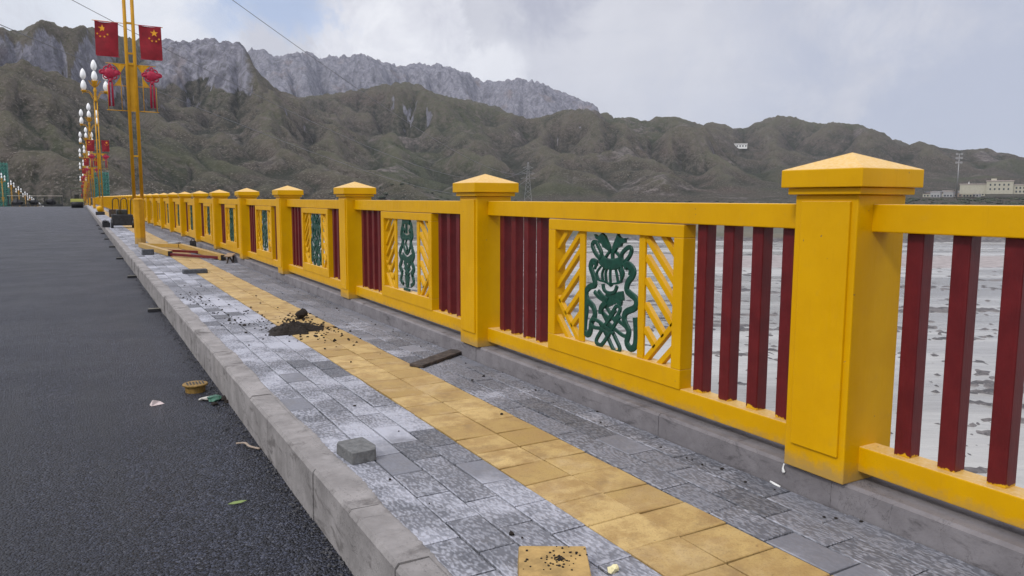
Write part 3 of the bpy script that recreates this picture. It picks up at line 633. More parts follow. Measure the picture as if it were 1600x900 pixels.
# pavers: hammered grey either side of a yellow guide strip
def pavers(cols, ln, yend, gap, name, mat, seed, ylw=False):
    rn = random.Random(seed); V = []; Fc = []; tone = []; wh = []; pl = []
    for ci, (xa, xb) in enumerate(cols):
        y = -3.0 + (0 if ylw else (ln/2 if ci % 2 else 0)) + .02
        while y < yend:
            g = gap/2*rn.uniform(.6, 1.4); ch = .0035; dz = rn.uniform(-.0018, .0018); tx = rn.uniform(-.0025, .0025); ty = rn.uniform(-.0025, .0025)
            x0, x1, y0, y1 = xa+g, xb-g, y+g, y+ln-g; b = len(V)
            def z(px, py): return ZW+dz+tx*(px-(xa+xb)/2)/.1+ty*(py-(y+ln/2))/.1*.4
            for px, py in ((x0,y0),(x1,y0),(x1,y1),(x0,y1)): V.append((px, py, ZW-.03))
            for px, py in ((x0,y0),(x1,y0),(x1,y1),(x0,y1)): V.append((px, py, z(px, py)-ch))
            for px, py in ((x0+ch,y0+ch),(x1-ch,y0+ch),(x1-ch,y1-ch),(x0+ch,y1-ch)): V.append((px, py, z(px, py)))
            Fc.append((8,9,10,11)); Fc += [(i, (i+1) % 4, (i+1) % 4+4, i+4) for i in range(4)]; Fc += [(i+4, (i+1) % 4+4, (i+1) % 4+8, i+8) for i in range(4)]
            for k in range(-9, 0): Fc[k] = tuple(v+b for v in Fc[k])
            t = rn.random(); t = t*.8+.1; w = rn.uniform(-.4, 1)
            if rn.random() < .10: t = .0; w = -2.2
            sm = 1. if rn.random() < .16 else 0.
            if sm: t = max(t, .55); w = min(w, .1)
            tone += [t]*9; wh += [w]*5+[w+.9]*4 if not ylw else [w]*9; pl += [sm]*9
            y += ln
    me = mesh_np(name, V, Fc, False); me.materials.append(mat)
    for nm, arr in (('tone', tone), ('white', wh), ('plain', pl)):
        at = me.attributes.new(nm, 'FLOAT', 'FACE'); at.data.foreach_set('value', np.array(arr, np.float32))
    o = bpy.data.objects.new(name, me); COL.objects.link(o); tag(o, kind='structure')
GP = paver('grey pavers'); YP = paver('yellow pavers', True)
pavers([(1.112+.171*i, 1.112+.171*(i+1)) for i in range(4)], .315, 90, .009, 'grey_paving', GP, 5)
pavers([(1.797, 2.068), (2.068, 2.340)], .262, 90, .009, 'yellow_guide_paving', YP, 6, True)
pavers([(2.341+.176*i, 2.341+.176*(i+1)) for i in range(3)], .315, 90, .009, 'grey_paving', GP, 8)
m = MB(); strip(m, 1.112, 1.796, ZW-.015, ZW, [90.1]+[v for v in YS if v > 91]); strip(m, 2.341, 2.868, ZW-.015, ZW, [90.1]+[v for v in YS if v > 91]); m.build('grey_paving', plain('far grey paving', (.28, .28, .30), .85, .4, 3), kind='structure')
m = MB(); strip(m, 1.797, 2.340, ZW-.014, ZW+.001, [90.1]+[v for v in YS if v > 91]); m.build('yellow_guide_paving', plain('far yellow paving', (.42, .26, .07), .85, .2, 3), kind='structure')
# mortar slopped over the joint between kerb and pavers
rk = random.Random(14); vs = []; fs = []; ny = 1500
for i in range(ny):
    y = .5+i*.02; w = .010+.009*math.sin(y*2.1)+.007*math.sin(y*7.3+1)+rk.uniform(-.005, .005); w = max(.003, w)
    vs += [(1.10, y, ZW+.0015), (1.112+w*.6, y, ZW+.0035+rk.uniform(-.0006, .0006)), (1.112+w, y, ZW+.0005)]
    if i: a = (i-1)*3; fs += [(a, a+1, a+4, a+3), (a+1, a+2, a+5, a+4)]
m = MB(); m.add(vs, [f[::-1] for f in fs], 0, True); m.build('mortar', CONC, kind='structure')
# concrete plinth that carries the railing
m = MB(); y = -12.; rk = random.Random(9)
while y < 157:
    ln = 1.18 if y < 60 else 4.0; dx = rk.uniform(-.003, .003); x0, x1 = 2.872+dx, 3.26; ch = .014; a, b = y+.0015, y+ln-.0015; vs = []
    for yy in (a, b): vs += [(x0-.004, yy, ZR-.08), (x0, yy, ZC-ch), (x0+ch, yy, ZC), (x1, yy, ZC), (x1, yy, ZR-.08)]
    m.add(vs, [(0,1,6,5),(1,2,7,6),(2,3,8,7),(3,4,9,8),(4,3,2,1,0),(5,6,7,8,9)]); y += ln
m.build('railing_plinth', CONC2, kind='structure')
m = MB(); strip(m, 2.872, 3.26, ZR-.08, ZC, [157.3]+[v for v in YS if v > 158]); m.build('railing_plinth', CONC2, kind='structure')
# the opposite walkway
m = MB(); strip(m, -26.8, -21.404, ZR-.10, ZW); m.build('far_walkway', CONC, kind='structure')

# ------------------------------------------------------------------ railing
PX = 3.005; STEP = 3.54; P1 = 2.244
def make_post():
    r = empty('railing_post'); m = MB(); hw = .161
    m.box(-hw, hw, -hw, hw, ZC, .024); m.build('shaft', YEL, r, .005, 2)
    m = MB(); m.box(-hw-.013, -hw+.002, -hw+.030, hw-.040, -1.125, -.004); m.build('raised_panel', YEL, r, .004, 2)
    m = MB(); m.box(-.186, .186, -.186, .186, .025, .055); m.build('collar', YEL, r, .004, 2)
    m = MB(); c = .2085; z0, z1, zt = .056, .134, .212
    m.add([(-c,-c,z0),(c,-c,z0),(c,c,z0),(-c,c,z0),(-c,-c,z1),(c,-c,z1),(c,c,z1),(-c,c,z1),(0,0,zt)], [(0,3,2,1),(0,1,5,4),(1,2,6,5),(2,3,7,6),(3,0,4,7),(4,5,8),(5,6,8),(6,7,8),(7,4,8)])
    m.build('cap', YEL, r, .004, 2)
    return r
def make_post_far():
    m = MB(); hw = .161; m.box(-hw, hw, -hw, hw, ZC, .024); m.box(-.186, .186, -.186, .186, .025, .055); c = .2085; z0, z1, zt = .056, .134, .212
    m.add([(-c,-c,z0),(c,-c,z0),(c,c,z0),(-c,c,z0),(-c,-c,z1),(c,-c,z1),(c,c,z1),(-c,c,z1),(0,0,zt)], [(0,3,2,1),(0,1,5,4),(1,2,6,5),(2,3,7,6),(3,0,4,7),(4,5,8),(5,6,8),(6,7,8),(7,4,8)])
    return m.build('railing_post', YEL)
def strokes(mb, S_, t=.012, cy=0, mi=0):
    for k, (w, pts) in enumerate(S_): mb.tube(smooth_line([((k*7 % 11-5)*.0011, cy-u, v) for u, v in pts], 4), w*.52, 8, ru=t, up=(1, 0, 0), mi=mi, flat=True, smooth=False)
VASE = [(.05, [(-.10,-.235),(0,-.225),(.10,-.235)]),(.03,[(-.13,-.30),(-.16,-.38),(-.12,-.44),(-.16,-.52)]),(.03,[(.13,-.30),(.16,-.38),(.12,-.44),(.16,-.52)]),(.03,[(-.08,-.23),(-.13,-.29),(-.07,-.34)]),(.03,[(.08,-.23),(.13,-.29),(.07,-.34)]),
 (.026,[(0,-.225),(0,-.36)]),(.03,[(-.12,-.37),(0,-.40),(.12,-.37)]),(.022,[(-.10,-.42),(-.09,-.50),(0,-.575),(.09,-.50),(.10,-.42),(0,-.41),(-.10,-.42)]),(.012,[(.01,-.42),(-.02,-.47),(.02,-.51),(0,-.56)]),
 (.05,[(-.13,-.60),(0,-.64),(.13,-.60)]),(.04,[(-.16,-.52),(-.20,-.58),(-.15,-.65),(-.20,-.72),(-.13,-.78)]),(.04,[(.16,-.52),(.20,-.58),(.15,-.65),(.20,-.72),(.13,-.78)]),
 (.035,[(-.08,-.66),(0,-.72),(.08,-.66)]),(.03,[(-.06,-.72),(.06,-.79)]),(.03,[(.06,-.72),(-.06,-.79)]),(.05,[(-.03,-.80),(0,-.90),(.03,-.80)]),(.03,[(-.13,-.78),(-.17,-.86),(-.10,-.90)]),(.03,[(.13,-.78),(.17,-.86),(.10,-.90)]),(.045,[(0,-.80),(0,-.93)]),(.02,[(-.08,-.95),(.08,-.95)])]
def emblem(parent, kind, cy):
    mb = MB()
    if kind == 0:
        strokes(mb, [(w*(1.38 if i > 22 else 1.75), p) for i, (w, p) in enumerate(KNOT)], .008, cy)
        for p in LEAVES: mb.prism([(u, v) for u, v in p], (-.001, cy, 0), (0, -1, 0), (0, 0, 1), .02)
    else: strokes(mb, [(w*1.35, p) for w, p in VASE], .008, cy)
    return mb.build('emblem', GRN, parent, fix=True)
# all positions in a bay are measured from the post that stands nearer the camera
Y0 = -P1
BARS = [3.150, 2.952, 2.752, 2.558, 4.875, 5.067, 5.262, 5.452]
def slat_set():
    c = 3.949; right = []
    for z0 in (-.225, -.345, -.485, -.635, -.785):
        t = min(.284, (z0+.985)/1.99); right.append(((3.605, z0+.005), (3.6-t, z0-.97*t)))
    right += [((3.605, -.990), (3.318, -.697)), ((3.455, -.205), (3.318, -.338)), ((3.47, -.985), (3.318, -.838))]
    return right + [((2*c-a[0], a[1]), (2*c-b[0], b[1])) for a, b in right]
def make_bay(kind=0, far=False):
    """rails, bars and middle panel between two posts"""
    r = None if far else empty('railing_bay')
    a, b = 2.405-P1, 5.623-P1
    xf = -.060                         # face of the rails relative to the post centre
    def out(mb, name, mats, **k):
        if far: return None
        return mb.build(name, mats, r, **k)
    M0 = MB() if far else None
    def nm(): return M0 if far else MB()
    m = nm(); m.box(xf, xf+.115, a-.006, b+.006, -.134, -.016, 0); out(m, 'top_rail', YEL, bevel=.005)
    m = nm(); m.box(xf, xf+.115, a-.006, b+.006, -1.196, -1.081, 0); out(m, 'bottom_rail', YEL, bevel=.005)
    for yb in BARS:
        yb -= P1; m = nm(); m.box(-.020, .055, yb-.036, yb+.036, -1.083, -.132, 1); out(m, 'bar', RED, bevel=.006)
    # frame of the middle panel, proud of the rails
    y0, y1 = 3.245-P1, 4.662-P1; z0, z1 = -1.050, -.139; x0, x1 = xf-.008, xf+.085; i0, i1 = 3.325-P1, 4.575-P1; j0, j1 = -.970, -.214
    m = nm(); m.box(x0, x1, y0, y1, j1, z1, 0); m.box(x0, x1, y0, y1, z0-.034, j0, 0); m.box(x0+.0, x1, y0, i0, j0, j1, 0); m.box(x0, x1, i1, y1, j0, j1, 0)
    m.box(xf+.012, xf+.030, 3.600-P1, 3.660-P1, j0, j1, 0); m.box(xf+.012, xf+.030, 4.235-P1, 4.297-P1, j0, j1, 0)
    out(m, 'panel_frame', YEL, bevel=.004)
    for side in (0, 1):
        m = nm()
        for p, q in slat_set()[side*8:side*8+8]: m.bar((xf+.034, p[0]-P1, p[1]), (xf+.034, q[0]-P1, q[1]), .036, .034, (1, 0, 0), 0)
        out(m, 'lattice', YEL, bevel=.003)
    if far:
        strokes(M0, [(w*2.0, [(u, v) for u, v in p]) for w, p in VASE[::2]], .010, 3.949-P1, 2)
        return M0
    e = emblem(r, kind, 3.949-P1); e.location.x = -.040
    return r
post0 = make_post(); bayA = make_bay(0); bayB = make_bay(1)
nb = 18; tot = 52
postf = make_post_far()
mbf = make_bay(0, True)
bf = None
def post_label(k):
    if k == 0: return 'yellow railing post just outside the right edge of the view, beside the nearest red bars'
    if k == 1: return 'large nearest yellow railing post with pyramid cap, white paint drip on the concrete under it'
    if k == 2: return 'second yellow railing post from the camera, dark plank lying at its foot'
    if k <= nb: return ORD[k-1]+' yellow pyramid-capped railing post counting away from the camera'
    return 'one of the small far yellow railing posts crowded together behind the lamp poles'
def bay_label(k):
    if k == 0: return 'nearest railing bay at the right edge, showing only dark red bars between yellow rails'
    if k == 1: return 'railing bay with the large clear green knot emblem, between the two nearest posts'
    if k < nb: return ORD[k]+' yellow railing bay from the camera, with red bars and green emblem panel'
    return 'one of the small far yellow and red railing bays crowded together behind the lamp poles'
for k in range(tot):
    y = P1+STEP*(k-1)
    if k <= nb: o = post0 if k == 0 else copy_tree(post0)
    else: o = postf if k == nb+1 else postf.copy()
    if o.name not in COL.objects: COL.objects.link(o)
    o.location = (PX, y, -drop(y)); tag(o, post_label(k), 'railing post', 'yellow railing posts along the walkway')
for k in range(tot-1):
    y = P1+STEP*(k-1)
    if k < nb:
        src = bayB if k % 2 == 0 else bayA
        o = src if k in (0, 1) else copy_tree(src)
    else:
        if bf is None:
            bf = mbf.build('railing_bay', [YEL, RED, GRN], fix=False); o = bf
        else: o = bf.copy(); COL.objects.link(o)
    o.location = (PX, y, -drop(y)); tag(o, bay_label(k), 'railing', 'railing bays between the yellow posts')
# ------------------------------------------------------------------ street lamps, flags and knots
def globe_mat():
    M = Mat('white lamp glass', (.86, .86, .85), .18, .5); M.b.inputs['Subsurface Weight'].default_value = .0; return M.m
GLOBE = globe_mat()
FLAGRED = plain('flag cloth', (.235, .009, .018), .75, .22, 4); STAR = plain('flag star', (.80, .36, .02), .6, .1); KNOTR = plain('knot red', (.36, .012, .045), .5, .25, 25)
STEEL = plain('galvanised steel', (.30, .30, .30), .5, .2, 10, metal=.6); BLACK = plain('black rubber and steel', (.022, .022, .024), .55, .5, 8)
WOODD = plain('dark wood', (.060, .047, .040), .85, .5, 22, .5); WOODP = plain('pale wood', (.33, .23, .14), .85, .3, 18, .4)
SOIL = plain('dark soil', (.018, .013, .010), .95, .5, 60, .8); STONE = plain('grey stone', (.13, .132, .132), .9, .25, 30, .5); BRICKD = plain('dark brick', (.07, .075, .085), .9, .3, 30, .4)
MUST = plain('mustard plastic', (.21, .125, .028), .6, .3, 40); CREAM = plain('cream render', (.42, .40, .32), .85, .08, .5); ROOF = plain('roof', (.42, .36, .33), .8, .2, 1); GLASSD = plain('dark window', (.05, .06, .07), .25, .2)
WHITEP = plain('white paint', (.78, .78, .76), .5, .05)
def globe(c, h, r): 
    prof = [(r*.28, 0), (r*.62, .06*h), (r*.93, .22*h), (r, .38*h), (r*.93, .55*h), (r*.70, .76*h), (r*.36, .92*h), (r*.06, h)]
    m = MB(); m.lathe(prof, c, 14); return m
def make_lamp():
    r = empty('street_lamp'); m = MB()
    m.lathe([(.150, 0), (.150, 1.28), (.158, 1.29), (.158, 1.33), (.13, 1.36)], n=8, smooth=False); m.build('base', GOLD, r, .006)
    for s in (-1, 1):
        m = MB(); m.tube([(s*.105, 0, 1.30), (s*.105, 0, 9.75)], .050, 10); m.build('pole', GOLD, r)
    m = MB()
    for z, h in ((2.6, .05), (3.92, .05), (5.26, .07), (5.56, .05), (6.42, .05), (7.8, .06), (9.0, .06)): m.box(-.105, .105, -.035, .035, z-h/2, z+h/2)
    m.box(-.06, .06, -.012, .012, 3.93, 5.24)
    m.build('cross_plates', GOLD, r)
    for s in (-1, 1):
        m = MB(); R_ = .012
        m.tube([(s*.15, 0, 5.24), (s*.66, 0, 5.24)], R_, 6); m.tube([(s*.15, 0, 4.62), (s*.64, 0, 4.62)], R_, 6); m.tube([(s*.15, 0, 3.91), (s*.69, 0, 3.91)], .014, 6)
        m.tube([(s*.29, 0, 5.24), (s*.29, 0, 3.91)], R_, 6); m.tube([(s*.64, 0, 4.62), (s*.64, 0, 3.91)], R_, 6)
        m.prism([(s*.15, 5.23), (s*.48, 5.23), (s*.36, 5.12), (s*.29, 4.98)] if s > 0 else [(-.15, 5.23), (-.29, 4.98), (-.36, 5.12), (-.48, 5.23)], (0, 0, 0), (1, 0, 0), (0, 0, 1), .012)
        m.prism([(s*.30, 4.64), (s*.46, 4.64), (s*.30, 4.86)] if s > 0 else [(-.30, 4.64), (-.30, 4.86), (-.46, 4.64)], (0, 0, 0), (1, 0, 0), (0, 0, 1), .012)
        m.build('side_frame', GOLD, r)
    m = MB(); m.tube([(-.95, 0, 6.405), (.90, 0, 6.39)], .010, 6); m.build('flag_rod', GOLD, r)
    # the flower head: stem, two curled arms, lotus cups and stacked glass buds
    m = MB(); m.lathe([(.10, 9.7), (.17, 9.75), (.12, 9.85), (.10, 10.5), (.16, 10.7), (.10, 10.8), (.09, 11.1), (.22, 11.38), (.26, 11.46), (.10, 11.5)], n=12); m.build('stem', GOLD, r)
    for s in (-1, 1):
        for dz, w in ((0, .035), (.22, .028)):
            m = MB(); pts = smooth_line([(s*.10, 0, 9.85+dz), (s*.22, 0, 10.0+dz), (s*.42, 0, 10.40+dz*.7), (s*.66, 0, 10.48+dz*.5), (s*.88, 0, 10.46), (s*.98, 0, 10.36)] , 5); m.tube(pts, w, 8); m.build('arm', GOLD, r)
        m = MB(); m.lathe([(.05, 10.42), (.16, 10.50), (.24, 10.60), (.22, 10.64), (.08, 10.62)], (s*.86, 0, 0), 12); m.build('cup', GOLD, r)
        for z0 in (10.62, 11.56):
            g = globe((s*.86, 0, z0), .92, .235).build('globe', GLOBE, r)
    for k in range(6):
        a = k*math.pi/3; m = MB(); ca, sa = math.cos(a), math.sin(a)
        m.tube(smooth_line([(ca*.08, sa*.08, 10.95), (ca*.26, sa*.26, 11.15), (ca*.42, sa*.42, 11.45), (ca*.50, sa*.50, 11.42)], 4), [.05]*6+[.035]*4+[.02]*3, 6); m.build('petal', GOLD, r)
    for z0 in (11.46, 12.36): globe((0, 0, z0), .92, .24).build('globe', GLOBE, r)
    return r
def star_poly(R0, rot=0):
    return [((R0 if k % 2 == 0 else R0*.40)*math.sin(rot+k*math.pi/5), (R0 if k % 2 == 0 else R0*.40)*math.cos(rot+k*math.pi/5)) for k in range(10)][::-1]
def make_flag(mir=1):
    """origin at the top inner corner line; cloth .61 wide, .95 tall, centred on x"""
    r = empty('flag'); m = MB(); nx, nz = 14, 18; w, h = .60, .94
    def Yw(u, v): return .018*math.sin(u*5+v*3)+.012*math.sin(v*7-u*2)*(v)
    for side in (-1, 1):
        b = []
        for j in range(nz+1):
            for i in range(nx+1):
                u, v = i/nx, j/nz; b.append(((u-.5)*w*(1-.03*v)+mir*.02*v, Yw(u, v)+side*.003, -v*h-.015*math.sin(u*3.2)))
        fs = []
        for j in range(nz):
            for i in range(nx):
                a = j*(nx+1)+i; f = (a, a+nx+1, a+nx+2, a+1); fs.append(f if side < 0 else f[::-1])
        m.add(b, fs, 0, True)
    m.build('cloth', FLAGRED, r)
    m = MB(); m.tube([(-.31, 0, .005), (.31, 0, .005)], .012, 6); m.tube([(-.29, 0, -.955), (.30, 0, -.955)], .010, 6); m.build('rod', KNOTR, r)
    cx = -.11 if mir < 0 else .11
    for side in (-1, 1):
        m = MB(); m.prism(star_poly(.112), (cx, Yw(.5+cx/w, .2)+side*.006, -.19), (1, 0, 0), (0, 0, 1), .006); m.build('star', STAR, r)
        for dx, dz, a in ((-.135, -.155, .3), (-.065, -.225, .1), (.045, -.225, -.1), (.125, -.160, -.3)):
            x = cx+dx; m = MB(); m.prism(star_poly(.036, a), (x, Yw(.5+x/w, (.19-dz)/h)+side*.006, -.19+dz), (1, 0, 0), (0, 0, 1), .006); m.build('star', STAR, r)
    return r
def make_knot():
    r = empty('chinese_knot'); m = MB()
    def loop(cx, cz, a, b, w, rot=0): 
        pts = [(cx+a*math.cos(t)*math.cos(rot)-b*math.sin(t)*math.sin(rot), 0, cz+a*math.cos(t)*math.sin(rot)+b*math.sin(t)*math.cos(rot)) for t in [k*math.pi/8 for k in range(16)]]
        m.tube(pts, w, 8, closed=True, up=(0, 1, 0))
    m.lump((0, 0, -.27), .17, (1, .30, .85), 3, .10, sub=3, smooth=True)
    m.lump((-.16, 0, -.26), .085, (1.1, .4, .8), 5, .1, sub=2, smooth=True); m.lump((.16, 0, -.26), .085, (1.1, .4, .8), 6, .1, sub=2, smooth=True)
    loop(-.20, -.24, .065, .05, .022, .3); loop(.20, -.24, .065, .05, .022, -.3); loop(0, -.07, .035, .05, .020)
    loop(-.10, -.13, .06, .04, .020, .7); loop(.10, -.13, .06, .04, .020, -.7); loop(-.12, -.38, .06, .04, .020, -.6); loop(.12, -.38, .06, .04, .020, .6); loop(0, -.43, .05, .04, .02)
    m.lathe([(.03, -.52), (.045, -.48), (.03, -.43)], n=8)
    m.build('knot', KNOTR, r)
    for s in (-1, 1):
        m = MB(); m.tube([(s*.042, 0, -.50), (s*.042, 0, -.60), (s*.046, 0, -1.20)], [.020, .024, .030], 8); m.build('tassel', KNOTR, r)
    return r
lamp0 = make_lamp(); fl = {-1: make_flag(-1), 1: make_flag(1)}; kn0 = make_knot(); used = set()
def inst(o):
    if o.name in used: return copy_tree(o)
    used.add(o.name); return o
RL = [(1.53, 25.42), (1.70, 77), (1.62, 112), (1.55, 150), (1.5, 195), (1.5, 243), (1.5, 300)]
WHICH = ['nearest', 'second nearest', 'third', 'fourth', 'fifth', 'sixth', 'seventh']
for k, (x, y) in enumerate(RL):
    z = ZW-drop(y); o = inst(lamp0); o.location = (x, y, z)
    tag(o, 'nearest yellow lamp pole with twin shafts, its lamp head above the view' if k == 0 else WHICH[k]+' lamp post on the right walkway, twin golden shafts and white globes', 'street lamp', 'golden lamp posts along the bridge')
    for s in (-1, 1):
        f = inst(fl[s]); f.location = (x+(-.585 if s < 0 else .545), y-.02, z+6.385); side = 'left' if s < 0 else 'right'
        tag(f, 'red flag with yellow stars hung on the %s side of the %s lamp pole' % (side, WHICH[k]), 'flag', 'red flags on the lamp posts')
        q = inst(kn0); q.location = (x+s*.565+(0 if s < 0 else -.03), y-.03, z+5.22)
        tag(q, 'red decorative knot with tassels on the %s side of the %s lamp pole' % (side, WHICH[k]), 'knot ornament', 'red knot ornaments on the lamp posts')
for k, y in enumerate([304, 343, 382, 425, 462, 500, 541, 582, 622, 662]):
    o = inst(lamp0); o.location = (-22, y, ZW-drop(y))
    tag(o, 'golden lamp post on the far left walkway, %s in its row' % ORD[k], 'street lamp', 'golden lamp posts along the bridge')

# ------------------------------------------------------------------ things lying on the walkway and the road
def thing1(mb, name, mat, label, cat, bevel=0, group=None, **k):
    return tag(mb.build(name, mat, bevel=bevel, **k), label, cat, group)
# spare railing frame lying across the walkway in front of the first lamp pole
r = empty('spare_railing_frame', (1.78, 19.6, ZW)); tag(r, 'yellow steel railing frame lying flat on the walkway beside the nearest lamp pole', 'railing frame')
def loc(p): return (p[0]-1.78, p[1]-19.6, p[2])
A0, A1, B0, B1 = (1.80, 19.6, .07), (1.42, 23.6, .07), (2.70, 17.75, .07), (2.36, 22.6, .07)
for a, b in ((A0, A1), (B0, B1)):
    m = MB(); m.bar(loc(a), loc(b), .115, .12); rl = m.build('rail', YEL, r, .004)
    m = MB(); d = (Vector(b)-Vector(a)).normalized(); p = Vector(loc(a))-d*.003; m.bar(p-d*.001, p+d*.0015, .103, .108); m.build('end_shade_plate', BLACK, rl)  # black plate stands in for the shade inside the hollow rail
for t in (.01, .45):
    a = Vector(A0).lerp(Vector(A1), t); b = Vector(B0).lerp(Vector(B1), t+.03); n = (b-a).normalized()
    m = MB(); m.bar(loc(a+n*.05+Vector((0, .0, -.02))), loc(b-n*.05+Vector((0, 0, -.02))), .06, .06); m.build('bar', RED, r, .004)
m = MB(); a, b = Vector(A1), Vector(B1); n = (b-a).normalized(); m.bar(loc(a+n*.06), loc(b-n*.06), .10, .10); m.build('end_rail', YEL, r, .004)
def brick(c, s, rz, mat, label, name='loose_paver', cat='paver', grp=None, chip=0):
    m = MB(); x, y, z = s[0]/2, s[1]/2, s[2]
    pts = [(-x, -y), (x*(1-.5*chip), -y), (x, -y*(1-.7*chip)), (x, y), (-x*(1-.3*chip), y), (-x, y*(1-.3*chip))]
    m.add([(p[0], p[1], 0) for p in pts]+[(p[0]*.97, p[1]*.97, z) for p in pts], [(5,4,3,2,1,0), (6,7,8,9,10,11)]+[(i, (i+1) % 6, 6+(i+1) % 6, 6+i) for i in range(6)])
    o = m.build(name, mat, bevel=.004); o.location = c; o.rotation_euler = (0, 0, rz); return tag(o, label, cat, grp)
brick((1.225, 3.84, ZW+.001), (.165, .24, .062), .10, STONE, 'chipped grey paver block lying loose near the kerb in the foreground', chip=.8)
brick((1.38, 20.4, ZW+.001), (.26, .20, .13), .1, BRICKD, 'dark squarish block standing on the pavers just in front of the nearest lamp pole', cat='block', name='stone_block', chip=.5)
brick((1.78, 15.0, ZW+.001), (.42, .20, .07), .02, BRICKD, 'flat dark paver lying loose between the lamp pole and the soil heap', chip=.2)
YB = paver('loose yellow paver', True)
o = brick((1.43, 2.215, ZW+.001), (.262, .262, .062), -.52, plain('loose yellow paver', (.36, .235, .085), .85, .25, 14, .4), 'broken yellow paver strewn with soil crumbs at the bottom edge of the view', chip=.22)
rn = random.Random(21); m = MB()
for k in range(75):
    a, q = rn.uniform(0, 6.28), abs(rn.gauss(0, .05)); m.lump((1.455+q*math.cos(a)*1.3, 2.22+q*math.sin(a), ZW+.064), rn.uniform(.002, .0065), (1, 1, .7), k, .3, sub=1)
tag(m.build('soil_crumbs', SOIL), kind='stuff')
# soil heap
m = MB(); hx, hy = 1.88, 7.95
n1, n2 = 40, 26; vs = []; fs = []
for j in range(n2+1):
    for i in range(n1):
        a = 2*math.pi*i/n1; q = j/n2; ca, sa = math.cos(a), math.sin(a); rad = .19*(1+.25*math.sin(2*a+1)+.15*math.sin(5*a+2)+.08*math.sin(9*a)); x, y = ca*q*rad*1.25, sa*q*rad*1.7
        z = .080*max(0, (1-q**1.5))*(1+.25*math.sin(x*40+2)*math.cos(y*33))+rn.uniform(-.006, .006)*(q < 1)
        vs.append((x, y, z))
    if j:
        for i in range(n1): fs.append(((j-1)*n1+i, j*n1+i, j*n1+(i+1) % n1, (j-1)*n1+(i+1) % n1))
m.add(vs, fs, 0, False); m.lump((-.16, -.10, .02), .055, (1.2, 1, .6), 4, .3)
o = m.build('soil_heap', SOIL); o.location = (hx, hy, ZW+.002); tag(o, 'small black heap of soil at the left edge of the yellow paving', 'soil heap')
m = MB(); m.lump((0, 0, .05), .062, (1, 1.1, .95), 12, .28, sub=2); o = m.build('soil_clod', SOIL); o.location = (2.16, 8.72, ZW); tag(o, 'round black soil clod just beyond the small soil heap', 'clod')
m = MB()
for k in range(330):
    t = rn.random()
    if t < .55: x, y = rn.gauss(2.10, .13), rn.gauss(8.1, .55)
    elif t < .8: x, y = rn.gauss(1.62, .16), rn.gauss(8.6, .6)
    elif t < .9: x, y = rn.uniform(1.15, 2.8), rn.uniform(4, 13)
    else: x, y = rn.gauss(1.35, .15), rn.gauss(11, 1.0)
    if not (1.0 < x < 2.85): continue
    m.lump((x, y, ZW+.004), rn.uniform(.004, .016)*(1.6 if rn.random() < .08 else 1), (1, 1, .7), k, .35, sub=1)
for px in ((1.47, 2.60, .013), (1.49, 2.545, .006), (1.25, 3.42, .008), (1.30, 3.05, .004)): m.lump((px[0], px[1], ZW+.006), px[2], (1, 1, .8), 3, .35, sub=1)
for k in range(60): m.lump((rn.uniform(2.70, 2.865), rn.uniform(1.5, 13), ZW+.003), rn.uniform(.003, .010), (1, 1, .6), k, .35, sub=1)
tag(m.build('soil_crumbs', SOIL), kind='stuff')
# dark plank leaning flat by the second post
m = MB(); m.bar((2.325, 5.70, ZW+.016), (2.868, 6.06, ZW+.022), .135, .024); thing1(m, 'wood_plank', WOODD, 'dark weathered plank lying across the pavers at the foot of the second post', 'plank', .003)
m = MB(); m.bar((2.66, 16.9, ZW+.15), (2.84, 17.5, ZW+.17), .16, .02, mi=0); r = empty('wood_scrap', (0, 0, 0)); tag(r, 'small splintered wooden offcut propped on short legs against the plinth', 'wood offcut'); m.build('board', WOODP, r)
for k, (x0, y0, x1, y1) in enumerate(((2.64, 16.9, 2.70, 17.0), (2.80, 17.1, 2.72, 17.2), (2.84, 17.35, 2.85, 17.4))):
    m = MB(); m.bar((x0, y0, ZW), (x1, y1, ZW+.15), .03, .03, (0, 1, 0)); m.build('leg', WOODD, r)
m = MB(); m.lathe([(.17, 0), (.19, .02), (.17, .05), (.10, .055)], (2.42, 25.0, ZW), 18); thing1(m, 'metal_lid', STEEL, 'round grey lid lying behind the fallen yellow frame', 'lid')
m = MB(); m.box(-.08, .08, -.06, .06, 0, .20); m.tube([(-.05, 0, .20), (0, 0, .27), (.05, 0, .20)], .012, 6); o = thing1(m, 'tool_box', BLACK, 'small black box at the plinth behind the fallen yellow frame', 'box', .006); o.location = (2.66, 22.6, ZW)
# dark machine with tubular handles, farther along the walkway
r = empty('site_machine', (1.62, 39.5, ZW)); tag(r, 'black site machine with tall tubular handles standing on the walkway behind the lamp pole', 'machine')
m = MB(); m.box(-.38, .48, -.45, .45, .12, .62); m.build('body', BLACK, r, .04)
m = MB(); m.box(-.18, .28, -.30, .30, .62, .84); m.build('engine', plain('engine', (.05, .055, .05), .5, .5, 12), r, .04)
for s in (-1, 1):
    m = MB(); m.lathe([(.05, -.06), (.20, -.05), (.20, .05), (.05, .06)], n=16); w = m.build('wheel', BLACK, r); w.rotation_euler = (0, R(90), 0); w.location = (s*.43+.05, -.30, .20)
for x in (-.33, .0, .40):
    m = MB(); m.tube(smooth_line([(x, -.3, .6), (x, -.42, 1.0), (x+.03, -.5, 1.30), (x+.22, -.5, 1.33), (x+.26, -.42, 1.0), (x+.26, -.3, .6)], 4), .022, 7); m.build('handle', plain('handle steel', (.08, .06, .03), .5), r)
m = MB(); m.box(-.75, -.42, -.3, .3, 0, .22); m.lump((-.62, 0, .25), .13, (1.3, 1, .6), 3, .3); thing = m.build('rubble_sack', BLACK); thing.location = (1.62, 40.6, ZW); tag(thing, 'low dark sack of rubble beside the black machine', 'sack')
